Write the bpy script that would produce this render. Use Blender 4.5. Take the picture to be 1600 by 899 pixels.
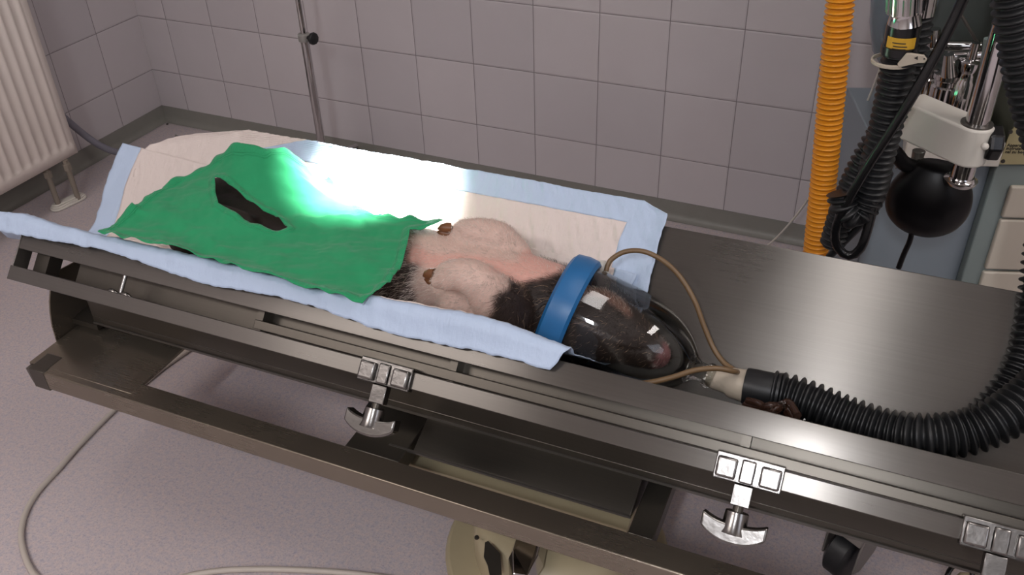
import bpy, bmesh, math, random
import numpy as np
from mathutils import Vector, Matrix, noise
from mathutils.geometry import delaunay_2d_cdt
for o in list(bpy.data.objects): bpy.data.objects.remove(o, do_unlink=True)
SC = bpy.context.scene; COL = SC.collection
random.seed(4); RNG = np.random.default_rng(7)

# ------------------------------------------------------------------ camera
CR = np.array([[0.91089459, 0.41166884, -0.02828094], [-0.21545746, 0.53295272, 0.81825392], [0.35192204, -0.73924974, 0.57416087]])
CP = np.array([2.55744, -2.36075, 1.43089]); CF = 1424.2
cam = bpy.data.objects.new('camera', bpy.data.cameras.new('camera')); COL.objects.link(cam)
cam.matrix_world = Matrix(np.vstack([np.c_[CR.T, CP], [0, 0, 0, 1]]).tolist())
cam.data.sensor_width = 36; cam.data.lens = CF / 1600 * 36; cam.data.clip_start = .02
SC.camera = cam
# measured points: a sight line of the photograph met with a plane of the room
CR0, CP0 = CR.copy(), CP.copy()
# the table stands 1.2 degrees off square: its things are laid out in the table's own axes and then turned together
YAW, PIV = math.radians(1.2), np.array([2.4, -1.3, 0.]); _c, _s = math.cos(YAW), math.sin(YAW); RY = np.array([[_c, -_s, 0], [_s, _c, 0], [0, 0, 1.]])
def table_axes(on):
    global CR, CP
    CR, CP = (CR0 @ RY, RY.T @ (CP0 - PIV) + PIV) if on else (CR0, CP0)
def sight(u, v): return CR.T @ np.array([(u - 800) / CF, -(v - 449.5) / CF, -1.])
def onx(u, v, x): d = sight(u, v); return Vector(CP + (x - CP[0]) / d[0] * d)
def ony(u, v, y): d = sight(u, v); return Vector(CP + (y - CP[1]) / d[1] * d)
def onz(u, v, z): d = sight(u, v); return Vector(CP + (z - CP[2]) / d[2] * d)

# ------------------------------------------------------------------ world, lights, exposure
W = bpy.data.worlds.new('world'); SC.world = W; W.use_nodes = True
W.node_tree.nodes['Background'].inputs[0].default_value = (.5, .52, .6, 1)
W.node_tree.nodes['Background'].inputs[1].default_value = .05
SC.view_settings.view_transform = 'Standard'; SC.view_settings.look = 'None'
SC.view_settings.exposure = .22; SC.view_settings.gamma = 1; SC.view_settings.use_curve_mapping = False
def area(name, loc, size, power, color, target=None, sy=None):
    l = bpy.data.lights.new(name, 'AREA'); l.energy = power; l.color = color; l.size = size
    if sy: l.shape = 'RECTANGLE'; l.size_y = sy
    o = bpy.data.objects.new(name, l); COL.objects.link(o); o.location = loc
    d = (Vector(target) - Vector(loc)) if target else Vector((0, 0, -1))
    o.rotation_euler = d.to_track_quat('-Z', 'Y').to_euler(); return o
area('ceiling_light_table', (2.56, -1.25, 2.56), .14, 5.5, (1, .94, .91), sy=1.3)
area('fill_light_left', (.6, -1.2, 2.56), .3, 3.5, (1, .94, .91), sy=1.2)  # added fill, no known lamp here; makes up for the weaker table light
area('fill_light_right', (4.0, -1.3, 2.56), .3, 19, (1, .94, .91), sy=1.2)  # added fill out of view, brightens without a streak on the steel
area('ceiling_light_room', (.7, -3.3, 2.56), 1.2, 25, (1, .93, .9), sy=.3)
area('ceiling_light_door', (2.57, -3.7, 2.56), .10, 34, (.93, .95, 1), sy=.6)
area('cool_side_light', (4.35, -2.6, 1.5), .9, 5, (.8, .86, 1), (1.2, -1.6, .3), sy=.9)  # cool area light from the right side; no window is modelled there
sp = bpy.data.lights.new('surgical_spot', 'SPOT'); sp.energy = 2300; sp.color = (1, .99, .93)
sp.spot_size = math.radians(14.5); sp.spot_blend = 1; sp.shadow_soft_size = .04
so = bpy.data.objects.new('surgical_spot', sp); COL.objects.link(so); so.location = (1.66, -1.02, 1.95)
so.rotation_euler = (Vector((1.685, -1.115, .60)) - so.location).to_track_quat('-Z', 'Y').to_euler()

# ------------------------------------------------------------------ materials
def srgb(h):
    if isinstance(h, str): h = [int(h[i:i + 2], 16) / 255 for i in (0, 2, 4)]
    return tuple((c / 12.92 if c <= .04045 else ((c + .055) / 1.055) ** 2.4) for c in h) + (1,)
class NT:
    def __init__(s, name):
        s.m = bpy.data.materials.new(name); s.m.use_nodes = True; s.t = s.m.node_tree; s.b = s.t.nodes['Principled BSDF']
    def n(s, typ, **kw):
        x = s.t.nodes.new(typ)
        for k, v in kw.items():
            if k.startswith('i_'):
                k = k[2:]; k = int(k) if k.isdigit() else k.replace('_', ' '); x.inputs[k].default_value = v
            else: setattr(x, k, v)
        return x
    def l(s, a, b): s.t.links.new(a, b)
    def math(s, op, a, b=None, c=None):
        x = s.n('ShaderNodeMath', operation=op)
        for i, v in enumerate((a, b, c)):
            if v is None: continue
            if isinstance(v, (int, float)): x.inputs[i].default_value = v
            else: s.l(v, x.inputs[i])
        return x.outputs[0]
    def mix(s, f, a, b):
        x = s.n('ShaderNodeMix', data_type='RGBA')
        for i, v in ((0, f), (6, a), (7, b)):
            if isinstance(v, (int, float, tuple)): x.inputs[i].default_value = v
            else: s.l(v, x.inputs[i])
        return x.outputs[2]
    def coord(s, scale=(1, 1, 1), kind='Object'):
        c = s.n('ShaderNodeTexCoord'); m = s.n('ShaderNodeMapping'); m.inputs['Scale'].default_value = scale
        s.l(c.outputs[kind], m.inputs[0]); return m.outputs[0]
    def noise(s, scale, detail=3, vec=None, rough=.5):
        x = s.n('ShaderNodeTexNoise'); x.inputs['Scale'].default_value = scale; x.inputs['Detail'].default_value = detail
        x.inputs['Roughness'].default_value = rough
        s.l(vec if vec is not None else s.coord(), x.inputs['Vector']); return x.outputs[0]
    def bump(s, h, strength=.3, dist=.002):
        x = s.n('ShaderNodeBump'); x.inputs['Strength'].default_value = strength; x.inputs['Distance'].default_value = dist
        s.l(h, x.inputs['Height']); s.l(x.outputs[0], s.b.inputs['Normal'])
    def ramp(s, f, stops):
        x = s.n('ShaderNodeValToRGB'); e = x.color_ramp.elements
        while len(e) < len(stops): e.new(.5)
        for k, (p, c) in enumerate(stops): e[k].position = p; e[k].color = c
        s.l(f, x.inputs[0]); return x.outputs[0]
def mat(name, col, rough=.5, metal=0, var=.12, vs=30, spec=None, coat=0, bump=0, bs=200):
    t = NT(name); c = srgb(col); t.b.inputs['Roughness'].default_value = rough; t.b.inputs['Metallic'].default_value = metal
    d = tuple(x * (1 - var) for x in c[:3]) + (1,); e = tuple(min(1, x * (1 + var)) for x in c[:3]) + (1,)
    t.l(t.mix(t.noise(vs, 4), d, e), t.b.inputs['Base Color'])
    if spec is not None: t.b.inputs['Specular IOR Level'].default_value = spec
    if coat: t.b.inputs['Coat Weight'].default_value = coat
    if bump: t.bump(t.noise(bs, 3), bump, .001)
    return t.m
def brushed(name, col, rough=.32, scale=(5, 420, 420), an=.85, stain=.25, metal=.82):
    t = NT(name); c = srgb(col); t.b.inputs['Metallic'].default_value = metal
    g = t.noise(1, 4, t.coord(scale)); st = t.noise(5, 5)
    f = t.math('ADD', t.math('MULTIPLY', g, .25), t.math('MULTIPLY', st, stain))
    t.l(t.mix(f, tuple(x * .72 for x in c[:3]) + (1,), tuple(min(1, x * 1.35) for x in c[:3]) + (1,)), t.b.inputs['Base Color'])
    t.l(t.math('ADD', t.math('MULTIPLY', g, .05), t.math('ADD', t.math('MULTIPLY', st, .14), rough - .13)), t.b.inputs['Roughness'])
    t.b.inputs['Anisotropic'].default_value = an; t.b.inputs['Anisotropic Rotation'].default_value = .25
    tg = t.n('ShaderNodeTangent', direction_type='RADIAL', axis='Z')
    # brushing runs along the table: a constant tangent along X
    cv = t.n('ShaderNodeCombineXYZ'); cv.inputs[0].default_value = 1
    t.l(cv.outputs[0], t.b.inputs['Tangent'])
    return t.m
def tiles(name, axis, off, flip=False):
    t = NT(name); g = t.n('ShaderNodeNewGeometry'); s = t.n('ShaderNodeSeparateXYZ'); t.l(g.outputs['Position'], s.inputs[0])
    T = .2003
    def line(o, off, w=.0016):
        a = t.math('DIVIDE', t.math('SUBTRACT', o, off), T); f = t.math('FRACT', a); d = t.math('MINIMUM', f, t.math('SUBTRACT', 1, f))
        return t.math('MULTIPLY', d, T), t.math('FLOOR', a)
    d1, i1 = line(s.outputs[axis], off); d2, i2 = line(s.outputs[2], 0.0)
    d = t.math('MINIMUM', d1, d2)
    m = t.n('ShaderNodeMapRange'); m.inputs[1].default_value = .0007; m.inputs[2].default_value = .0016; t.l(d, m.inputs[0])
    m2 = t.n('ShaderNodeMapRange'); m2.inputs[1].default_value = .0; m2.inputs[2].default_value = .005; t.l(d, m2.inputs[0])
    cv = t.n('ShaderNodeCombineXYZ'); t.l(i1, cv.inputs[0]); t.l(i2, cv.inputs[1])
    wn = t.n('ShaderNodeTexWhiteNoise', noise_dimensions='3D'); t.l(cv.outputs[0], wn.inputs['Vector'])
    base = t.mix(wn.outputs[0], srgb('b9b3b6'), srgb('c4bdbf'))
    fl = t.noise(9, 5); base = t.mix(t.math('MULTIPLY', fl, .25), base, srgb('a59e9f'))
    t.l(t.mix(m.outputs[0], srgb('7c7476'), base), t.b.inputs['Base Color'])
    t.b.inputs['Roughness'].default_value = .34
    h = t.math('ADD', m2.outputs[0], t.math('MULTIPLY', t.noise(7, 2), .35)); t.bump(h, .5, .0022); return t.m
M = {}
M['tile_back'] = tiles('wall_tiles', 0, .128); M['tile_left'] = tiles('wall_tiles_side', 1, -.1984 + .2003)
def floor_mat():
    t = NT('speckled_vinyl'); n1 = t.noise(190, 3, rough=.75); n2 = t.noise(90, 2); n3 = t.noise(330, 1)
    a = t.ramp(n1, [(.34, srgb('8a8797')), (.45, srgb('b3abae')), (.56, srgb('bfb3b1')), (.68, srgb('d3c0b9'))])
    b = t.ramp(n2, [(.3, srgb('9f9cae')), (.5, srgb('b9aeb0')), (.72, srgb('cab5ae'))])
    c = t.mix(.45, a, b); c = t.mix(t.math('MULTIPLY', t.math('GREATER_THAN', n3, .66), .4), c, srgb('5e5a6c'))
    t.l(t.mix(t.math('MULTIPLY', t.noise(2.2, 4), .3), c, srgb('a89c9a')), t.b.inputs['Base Color'])
    t.b.inputs['Roughness'].default_value = .42; t.bump(n1, .08, .0006); return t.m
M['floor'] = floor_mat()
M['skirting'] = mat('grey_green_skirting', '7c7a74', .45, var=.08)
M['plaster'] = mat('white_plaster', 'b9b2ae', .8, var=.04, vs=4)
M['steel'] = brushed('brushed_steel', '74706b', .33, an=.9)
M['steel_dark'] = brushed('worn_dark_steel', '57524b', .36, stain=.5, an=.2, metal=.75)
M['steel_frame'] = brushed('frame_steel', '897f72', .30, stain=.5, an=.2, metal=.8)
M['chrome'] = mat('chrome', 'c4c2c2', .12, 1, .04)
M['cast'] = mat('cast_bright_metal', '83807d', .24, 1, .12, 60, bump=.25, bs=90)
M['radiator'] = mat('radiator_enamel', 'cfc4bd', .4, var=.03, vs=6)
M['white_plastic'] = mat('white_plastic', 'c9c4bb', .4, var=.04)
M['pipe'] = mat('old_pipe_paint', '7d7469', .5)
M['black_rubber'] = mat('black_rubber', '17181a', .42, var=.2)
M['black_gloss'] = mat('black_plastic', '0e0e10', .25, var=.1)
M['bag'] = mat('black_bag_rubber', '060507', .38, var=.2, spec=.25)
M['grey_hose'] = mat('grey_hose_plastic', '77757f', .5)
M['blue'] = mat('blue_rubber', '1d5f94', .38, var=.1)
M['brown_rubber'] = mat('brown_rubber_tube', '6a5338', .42, var=.15)
M['beige'] = mat('beige_plastic', 'b3a898', .45, var=.05)
M['cable'] = mat('grey_beige_cable', 'b5aca2', .5, var=.05)
M['orange'] = mat('orange_hose_plastic', 'd68a1c', .35, var=.08)
M['cab_green'] = mat('grey_green_enamel', '76817f', .4, var=.05, vs=5)
M['cab_cream'] = mat('cream_drawer_enamel', 'bcb4a6', .42, var=.04, vs=5)
M['enamel_white'] = mat('white_enamel', 'c8c3ba', .35, var=.04)
M['yellow_label'] = mat('yellow_label', 'c79a28', .5, var=.05)
M['ink'] = mat('dark_ink', '2b2620', .6)
M['panel_beige'] = mat('beige_label_panel', '9a906c', .5, var=.06)
M['old_cream'] = mat('aged_cream_cover', 'a3977b', .45, var=.2, vs=7)
M['hoof'] = mat('hoof_horn', '6e4528', .4, var=.25, vs=60)
M['glass_blue'] = mat('blue_glass', '2f6fae', .1)
def pad_mat(name, col, sc, bmp):
    t = NT(name); c = srgb(col); vec = t.coord()
    t.l(t.mix(t.noise(14, 5), tuple(x * .93 for x in c[:3]) + (1,), c), t.b.inputs['Base Color']); t.b.inputs['Roughness'].default_value = .75
    a = t.noise(1, 5, t.coord((95, 20, 20)), .6); b = t.noise(35, 4)
    t.bump(t.math('ADD', t.math('MULTIPLY', a, .8), b), bmp, .0035); return t.m
M['pad_white'] = pad_mat('pad_tissue', 'd9ccc6', 1, .9)
M['pad_blue'] = pad_mat('pad_blue_film', 'b4c5dd', 1, .6); M['pad_blue'].node_tree.nodes['Principled BSDF'].inputs['Roughness'].default_value = .5
def drape_mat():
    t = NT('green_cotton'); t.l(t.mix(t.noise(18, 5), srgb('138252'), srgb('1d9862')), t.b.inputs['Base Color'])
    t.b.inputs['Roughness'].default_value = .85; t.b.inputs['Sheen Weight'].default_value = .15
    w = t.noise(900, 1); a = t.n('ShaderNodeAttribute', attribute_name='edge'); d = a.outputs['Fac']
    def step(x0, x1):
        m = t.n('ShaderNodeMapRange'); m.inputs[1].default_value = x0; m.inputs[2].default_value = x1; m.interpolation_type = 'SMOOTHSTEP'; t.l(d, m.inputs[0]); return m.outputs[0]
    hem = t.math('SUBTRACT', 1, step(.0125, .0145)); seam = t.math('SUBTRACT', step(.0105, .0118), step(.0118, .0130)); pk = t.math('MULTIPLY', t.math('SUBTRACT', 1, step(.004, .020)), t.noise(1, 3, t.coord((150, 90, 90))))
    h = t.math('ADD', t.math('ADD', t.math('MULTIPLY', w, .10), t.math('MULTIPLY', t.noise(22, 5), .55)), t.math('ADD', t.math('MULTIPLY', hem, .5), t.math('SUBTRACT', t.math('MULTIPLY', pk, 1.6), t.math('MULTIPLY', seam, .5))))
    t.bump(h, .6, .003); return t.m
M['drape'] = drape_mat()
def attr_mat(name, rough, bmp, sss=0):
    t = NT(name); a = t.n('ShaderNodeAttribute', attribute_name='tint'); f = t.noise(120, 4)
    x = t.n('ShaderNodeMix', data_type='RGBA', blend_type='MULTIPLY'); x.inputs[0].default_value = 1
    t.l(a.outputs[0], x.inputs[6]); t.l(t.mix(f, (.82, .78, .76, 1), (1, 1, 1, 1)), x.inputs[7]); t.l(x.outputs[2], t.b.inputs['Base Color'])
    t.b.inputs['Roughness'].default_value = rough; t.b.inputs['Subsurface Weight'].default_value = sss; t.b.inputs['Subsurface Scale'].default_value = .01
    if bmp: t.bump(t.noise(160, 5, t.coord((1, 1, 1))), bmp, .002)
    return t.m
M['skin'] = attr_mat('pig_skin', .6, .35); M['hair'] = attr_mat('pig_bristle', .5, 0)
def clear_mat():
    t = NT('clear_plastic'); t.b.inputs['Base Color'].default_value = (.94, .96, .95, 1); t.b.inputs['Roughness'].default_value = .02
    t.b.inputs['Transmission Weight'].default_value = 1; t.b.inputs['IOR'].default_value = 1.12
    t.b.inputs['Specular IOR Level'].default_value = 1
    # thin walled: light mostly passes, with a clear-coat gloss
    tr = t.n('ShaderNodeBsdfTransparent'); tr.inputs[0].default_value = (.93, .94, .93, 1); gl = t.n('ShaderNodeBsdfGlossy'); gl.inputs['Roughness'].default_value = .04
    gl.inputs[0].default_value = (1, 1, 1, 1)
    fr = t.n('ShaderNodeFresnel'); fr.inputs[0].default_value = 1.5; mx = t.n('ShaderNodeMixShader')
    t.l(t.math('MULTIPLY', fr.outputs[0], .9), mx.inputs[0]); t.l(tr.outputs[0], mx.inputs[1]); t.l(gl.outputs[0], mx.inputs[2])
    out = t.t.nodes['Material Output']; t.l(mx.outputs[0], out.inputs[0]); return t.m
M['clear'] = clear_mat()

# ------------------------------------------------------------------ mesh helpers
class MB:
    def __init__(s): s.v = []; s.f = []; s.mi = []; s.cur = 0
    def add(s, vs, fs):
        o = len(s.v); s.v += [tuple(v) for v in vs]; s.f += [tuple(i + o for i in f) for f in fs]; s.mi += [s.cur] * len(fs); return s
    def box(s, lo, hi, mtx=None):
        vs = [Vector((x, y, z)) for x in (lo[0], hi[0]) for y in (lo[1], hi[1]) for z in (lo[2], hi[2])]
        if mtx: vs = [mtx @ v for v in vs]
        return s.add(vs, [(0, 1, 3, 2), (4, 6, 7, 5), (0, 4, 5, 1), (2, 3, 7, 6), (0, 2, 6, 4), (1, 5, 7, 3)])
    def extr(s, poly, d):     # closed 3-D polygon pushed along the vector d
        n = len(poly); a = [Vector(p) for p in poly]; b = [p + Vector(d) for p in a]
        return s.add(a + b, [tuple(range(n))[::-1], tuple(range(n, 2 * n))] + [(i, (i + 1) % n, n + (i + 1) % n, n + i) for i in range(n)])
    def ring(s, p, R, n, t, up):
        x = t.cross(up)
        if x.length < 1e-4: x = t.cross(Vector((1, 0, .1)))
        x.normalize(); y = x.cross(t).normalized()
        return [p + x * R * math.cos(2 * math.pi * k / n) + y * R * math.sin(2 * math.pi * k / n) for k in range(n)]
    def tube(s, pts, rad, n=12, cap=True, up=Vector((0, 0, 1))):
        pts = [Vector(p) for p in pts]; rings = []; N = len(pts); r = rad if isinstance(rad, (list, tuple, np.ndarray)) else [rad] * N
        px = None
        for i, p in enumerate(pts):
            t = (pts[min(i + 1, N - 1)] - pts[max(i - 1, 0)])
            if t.length < 1e-9: t = pts[i] - pts[i - 1] if i else pts[1] - pts[0]
            t.normalize()
            if px is None: px = t.cross(up); px = px if px.length > 1e-3 else t.cross(Vector((1, 0, .1)))
            px = (px - t * px.dot(t)).normalized(); py = t.cross(px)
            rings += [p + (px * math.cos(2 * math.pi * k / n) + py * math.sin(2 * math.pi * k / n)) * r[i] for k in range(n)]
        fs = [(i * n + k, i * n + (k + 1) % n, (i + 1) * n + (k + 1) % n, (i + 1) * n + k) for i in range(N - 1) for k in range(n)]
        if cap: fs += [tuple(range(n))[::-1], tuple(range((N - 1) * n, N * n))]
        return s.add(rings, fs)
    def lathe(s, prof, org, axis, n=32, cap=True):   # prof: (distance along axis, radius)
        axis = Vector(axis).normalized(); org = Vector(org)
        up = Vector((0, 0, 1)) if abs(axis.z) < .9 else Vector((1, 0, 0)); x = axis.cross(up).normalized(); y = x.cross(axis)
        vs = [org + axis * a + (x * math.cos(2 * math.pi * k / n) + y * math.sin(2 * math.pi * k / n)) * r for a, r in prof for k in range(n)]
        N = len(prof); fs = [(i * n + k, i * n + (k + 1) % n, (i + 1) * n + (k + 1) % n, (i + 1) * n + k) for i in range(N - 1) for k in range(n)]
        if cap: fs += [tuple(range(n))[::-1], tuple(range((N - 1) * n, N * n))]
        return s.add(vs, fs)
    def ball(s, c, r, n=12, m=8):
        r = r if isinstance(r, (tuple, list)) else (r, r, r); c = Vector(c)
        vs = [c + Vector((r[0] * math.sin(math.pi * j / m) * math.cos(2 * math.pi * k / n), r[1] * math.sin(math.pi * j / m) * math.sin(2 * math.pi * k / n), r[2] * math.cos(math.pi * j / m))) for j in range(1, m) for k in range(n)]
        o = len(vs); vs += [c + Vector((0, 0, r[2])), c - Vector((0, 0, r[2]))]
        fs = [(j * n + k, (j + 1) * n + k, (j + 1) * n + (k + 1) % n, j * n + (k + 1) % n) for j in range(m - 2) for k in range(n)]
        fs += [(o, k, (k + 1) % n) for k in range(n)] + [(o + 1, (m - 2) * n + (k + 1) % n, (m - 2) * n + k) for k in range(n)]
        return s.add(vs, fs)
    def build(s, name, m, parent=None, bevel=0, smooth=True, ang=40, seg=2):
        me = bpy.data.meshes.new(name); 
        c = Vector((0, 0, 0))
        if parent is None or True:
            a = np.array([tuple(v) for v in s.v]); c = Vector(((a[:, 0].min() + a[:, 0].max()) / 2, (a[:, 1].min() + a[:, 1].max()) / 2, a[:, 2].min()))
        me.from_pydata([tuple(Vector(v) - c) for v in s.v], [], s.f)
        for k in (m if isinstance(m, (list, tuple)) else [m]): me.materials.append(k)
        me.polygons.foreach_set('material_index', s.mi)
        bm = bmesh.new(); bm.from_mesh(me); bmesh.ops.recalc_face_normals(bm, faces=bm.faces); bm.to_mesh(me); bm.free()
        o = bpy.data.objects.new(name, me); COL.objects.link(o)
        if smooth:
            me.polygons.foreach_set('use_smooth', [True] * len(me.polygons))
            me.set_sharp_from_angle(angle=math.radians(ang))
        if bevel:
            b = o.modifiers.new('bevel', 'BEVEL'); b.width = bevel; b.segments = seg; b.limit_method = 'ANGLE'; b.angle_limit = math.radians(40)
        o.location = c
        if parent is not None:
            o.parent = parent; pw = gloc(parent); o.location = c - pw
        return o
def gloc(o):
    p = Vector(o.location); q = o.parent
    while q is not None: p += Vector(q.location); q = q.parent
    return p
def tag(o, label, cat=None, group=None, kind=None):
    if label: o['label'] = label
    if cat: o['category'] = cat
    if group: o['group'] = group
    if kind: o['kind'] = kind
    return o
def empty(name, loc, label, cat, group=None):
    o = bpy.data.objects.new(name, None); COL.objects.link(o); o.location = loc; o.empty_display_size = .05; return tag(o, label, cat, group)
def struct(name, mb, m, **k): return tag(mb.build(name, m, **k), None, kind='structure')
def spline(pts, step=.005, tens=0):
    P = [Vector(p) for p in pts]; P = [P[0] * 2 - P[1]] + P + [P[-1] * 2 - P[-2]]; out = []
    for i in range(1, len(P) - 2):
        a, b, c, d = P[i - 1:i + 3]; n = max(2, int((c - b).length / step))
        for k in range(n):
            t = k / n; out.append(.5 * ((2 * b) + (c - a) * t + (2 * a - 5 * b + 4 * c - d) * t * t + (3 * b - a - 3 * c + d) * t ** 3))
    out.append(P[-2]); return out
def resample(pts, step):
    out = [pts[0]]; acc = 0
    for a, b in zip(pts, pts[1:]):
        L = (b - a).length; pos = step - acc
        while pos <= L: out.append(a.lerp(b, pos / L)); pos += step
        acc = (acc + L) % step if L else acc
    return out
def corrugated(mb, pts, r, pitch, depth, n=20, sharp=1.0):
    P = resample(spline(pts, pitch / 8), pitch / 8)
    ph = [math.sin(2 * math.pi * (k + .5) / 8) for k in range(len(P))]
    return mb.tube(P, [r - depth / 2 + depth / 2 * math.copysign(abs(x) ** .6, x) for x in ph], n)
# ------------------------------------------------------------------ the room
XR, YF, ZC = 4.5, -4.4, 2.6
b = MB(); b.add([(-.1, -4.5, 0), (XR + .1, -4.5, 0), (XR + .1, .1, 0), (-.1, .1, 0)], [(0, 1, 2, 3)]); b.extr([(-.1, -4.5, -.02), (XR + .1, -4.5, -.02), (XR + .1, .1, -.02), (-.1, .1, -.02)], (0, 0, -.08)); struct('floor', b, M['floor'], smooth=False)
struct('wall_back', MB().box((-.1, 0, 0), (XR + .1, .1, ZC)), M['tile_back'], smooth=False)
struct('wall_left', MB().box((-.1, YF, 0), (0, 0, ZC)), M['tile_left'], smooth=False)
struct('wall_right', MB().box((XR, YF, 0), (XR + .1, 0, ZC)), M['plaster'], smooth=False)
struct('wall_front', MB().box((-.1, YF - .1, 0), (XR + .1, YF, ZC)), M['plaster'], smooth=False)
struct('ceiling', MB().box((-.1, YF - .1, ZC), (XR + .1, .1, ZC + .1)), M['plaster'], smooth=False)
def cove(name, p0, p1, nrm):       # coved vinyl skirting: vertical strip with a rounded foot
    b = MB(); nrm = Vector(nrm); p0 = Vector(p0)
    prof = [(0, .06), (.003, .0605), (.0035, .022), (.007, .010), (.013, .004), (.022, .0012), (0, .0012)]
    b.extr([p0 + nrm * a + Vector((0, 0, z)) for a, z in prof], Vector(p1) - p0); struct(name, b, M['skirting'], ang=30)
cove('baseboard_back', (0, 0, 0), (XR, 0, 0), (0, -1, 0)); cove('baseboard_left', (0, YF, 0), (0, 0, 0), (1, 0, 0))
# small hole in the vinyl in the corner, its dark drawn as a disc
tag(MB().lathe([(0, .004), (.002, .005)], (.035, -.03, 0), (0, 0, 1), 10).build('floor_hole', M['ink']), 'small dark plug in the floor at the tiled corner', 'puncture')

# ------------------------------------------------------------------ radiator
XF = .17
rb = onx(122, 238, XF); RY1 = rb.y; RZ0 = rb.z
rad = empty('radiator', (XF - .05, RY1 - .5, RZ0), 'white ribbed panel radiator hanging on the left tiled wall', 'radiator')
b = MB(); b.box((XF - .1, RY1 - 1.0, RZ0), (XF - .012, RY1, RZ0 + .9)); b.build('casing', M['radiator'], rad, bevel=.004)
b = MB(); pitch = .0353; ny = 27; ys = []; z0, z1 = RZ0 + .018, RZ0 + .88
def flute(y, z):
    ph = ((RY1 - .03 - y) / pitch) % 1.0; a = (.5 - .5 * math.cos(2 * math.pi * ph)); a = a ** .7
    e = min(1, max(0, (z - (z0 + .012)) / .012)); return -.007 * a * min(1, e) 
Y = np.arange(RY1 - .015, RY1 - .985, -pitch / 10); Z = [z0 - .018, z0 + .010, z0 + .014, z0 + .018, z0 + .024, z0 + .03, z1]
vs = [(XF + flute(y, z) * (1 if z < z1 else 1), y, z) for y in [RY1] + list(Y) + [RY1 - 1.0] for z in Z]; n = len(Z); m_ = len(Y) + 2
b.add(vs, [(i * n + j, (i + 1) * n + j, (i + 1) * n + j + 1, i * n + j + 1) for i in range(m_ - 1) for j in range(n - 1)])
o = b.build('front_panel', M['radiator'], rad, ang=50); sm = o.modifiers.new('solid', 'SOLIDIFY'); sm.thickness = .012; sm.offset = -1 if o.data.polygons[0].normal.x > 0 else 1
for u, v, nm in ((92, 322, 'pipe'), (122, 310, 'pipe')):
    f = onz(u, v, .01); b = MB(); b.tube([(f.x, f.y, .004), (f.x, f.y, RZ0 - .03)], .0085, 12); b.lathe([(0, .013), (.022, .013), (.024, .009), (.035, .009)], (f.x, f.y, RZ0 - .035), (0, 0, 1), 6); b.build('pipe', M['pipe'], rad)
f1, f2 = onz(90, 325, .004), onz(124, 309, .004)
b = MB(); d = (f2 - f1); L = d.length; d.normalize(); q = Vector((-d.y, d.x, 0))
def stadium(r, ext, z): return [f1 - d * ext * 0 + (-d * math.cos(a) + q * math.sin(a)) * r + Vector((0, 0, z)) for a in np.linspace(-math.pi / 2, math.pi / 2, 9)] + [f2 + (d * math.cos(a) - q * math.sin(a)) * r + Vector((0, 0, z)) for a in np.linspace(-math.pi / 2, math.pi / 2, 9)]
for r, z0_, h in ((.022, -.003, .007), (.018, .004, .006), (.013, .01, .005)): b.extr(stadium(r, 0, z0_), (0, 0, h))
b.build('floor_rosette', M['white_plastic'], rad, bevel=.0015)
gh = [onx(98, 182, .05), onx(115, 197, .06), onx(140, 217, .085), onx(165, 232, .105), onx(190, 240, .12), onz(214, 246, .0125), onz(260, 262, .0125), onz(330, 300, .0125)]
tag(MB().tube(spline(gh, .02), .0115, 12).build('hose', M['grey_hose']), 'grey plastic hose running from the radiator corner behind the table', 'hose')

# ------------------------------------------------------------------ drip stand by the wall
py = -.22; pb = ony(503, 240, py); px_ = ony(468, 0, py); PX_ = (pb.x + px_.x) / 2
st = empty('infusion_stand', (PX_, py, 0), 'thin steel infusion stand with a black clamping knob by the back wall', 'stand')
zc = ony(478, 58, py).z
MB().tube([(PX_, py, .03), (PX_, py, zc)], .0125, 20).build('outer_pole', M['chrome'], st)
MB().tube([(PX_, py, zc - .05), (PX_, py, 1.7)], .0085, 16).build('inner_pole', M['chrome'], st)
b = MB(); b.lathe([(0, .017), (.002, .0185), (.02, .0185), (.022, .016)], (PX_, py, zc - .012), (0, 0, 1), 24); b.build('collar', mat('grey_collar_plastic', '8d8a86', .5), st)
b = MB(); b.lathe([(0, .006), (.018, .006), (.019, .017), (.024, .019), (.03, .017), (.032, .01)], (PX_ + .015, py - .004, zc + .001), (.97, -.2, .05), 10); b.build('clamping_knob', M['black_rubber'], st, bevel=.001)
for k in range(5):
    a = 2 * math.pi * k / 5 + .3; e = Vector((PX_ + .2 * math.cos(a), py + .2 * math.sin(a), .065)); 
    if e.y > -.04: e.y = -.04
    lg = MB().tube([(PX_, py, .10), tuple(e)], [.012, .009], 10).build('leg', M['chrome'], st)
    b = MB(); b.lathe([(-.01, .02), (-.008, .024), (.008, .024), (.01, .02)], (e.x, e.y, .0245), (math.sin(a), -math.cos(a), 0), 18); b.tube([(e.x, e.y, .03), (e.x, e.y, .07)], .006, 8); b.build('castor', M['black_rubber'], lg)

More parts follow.
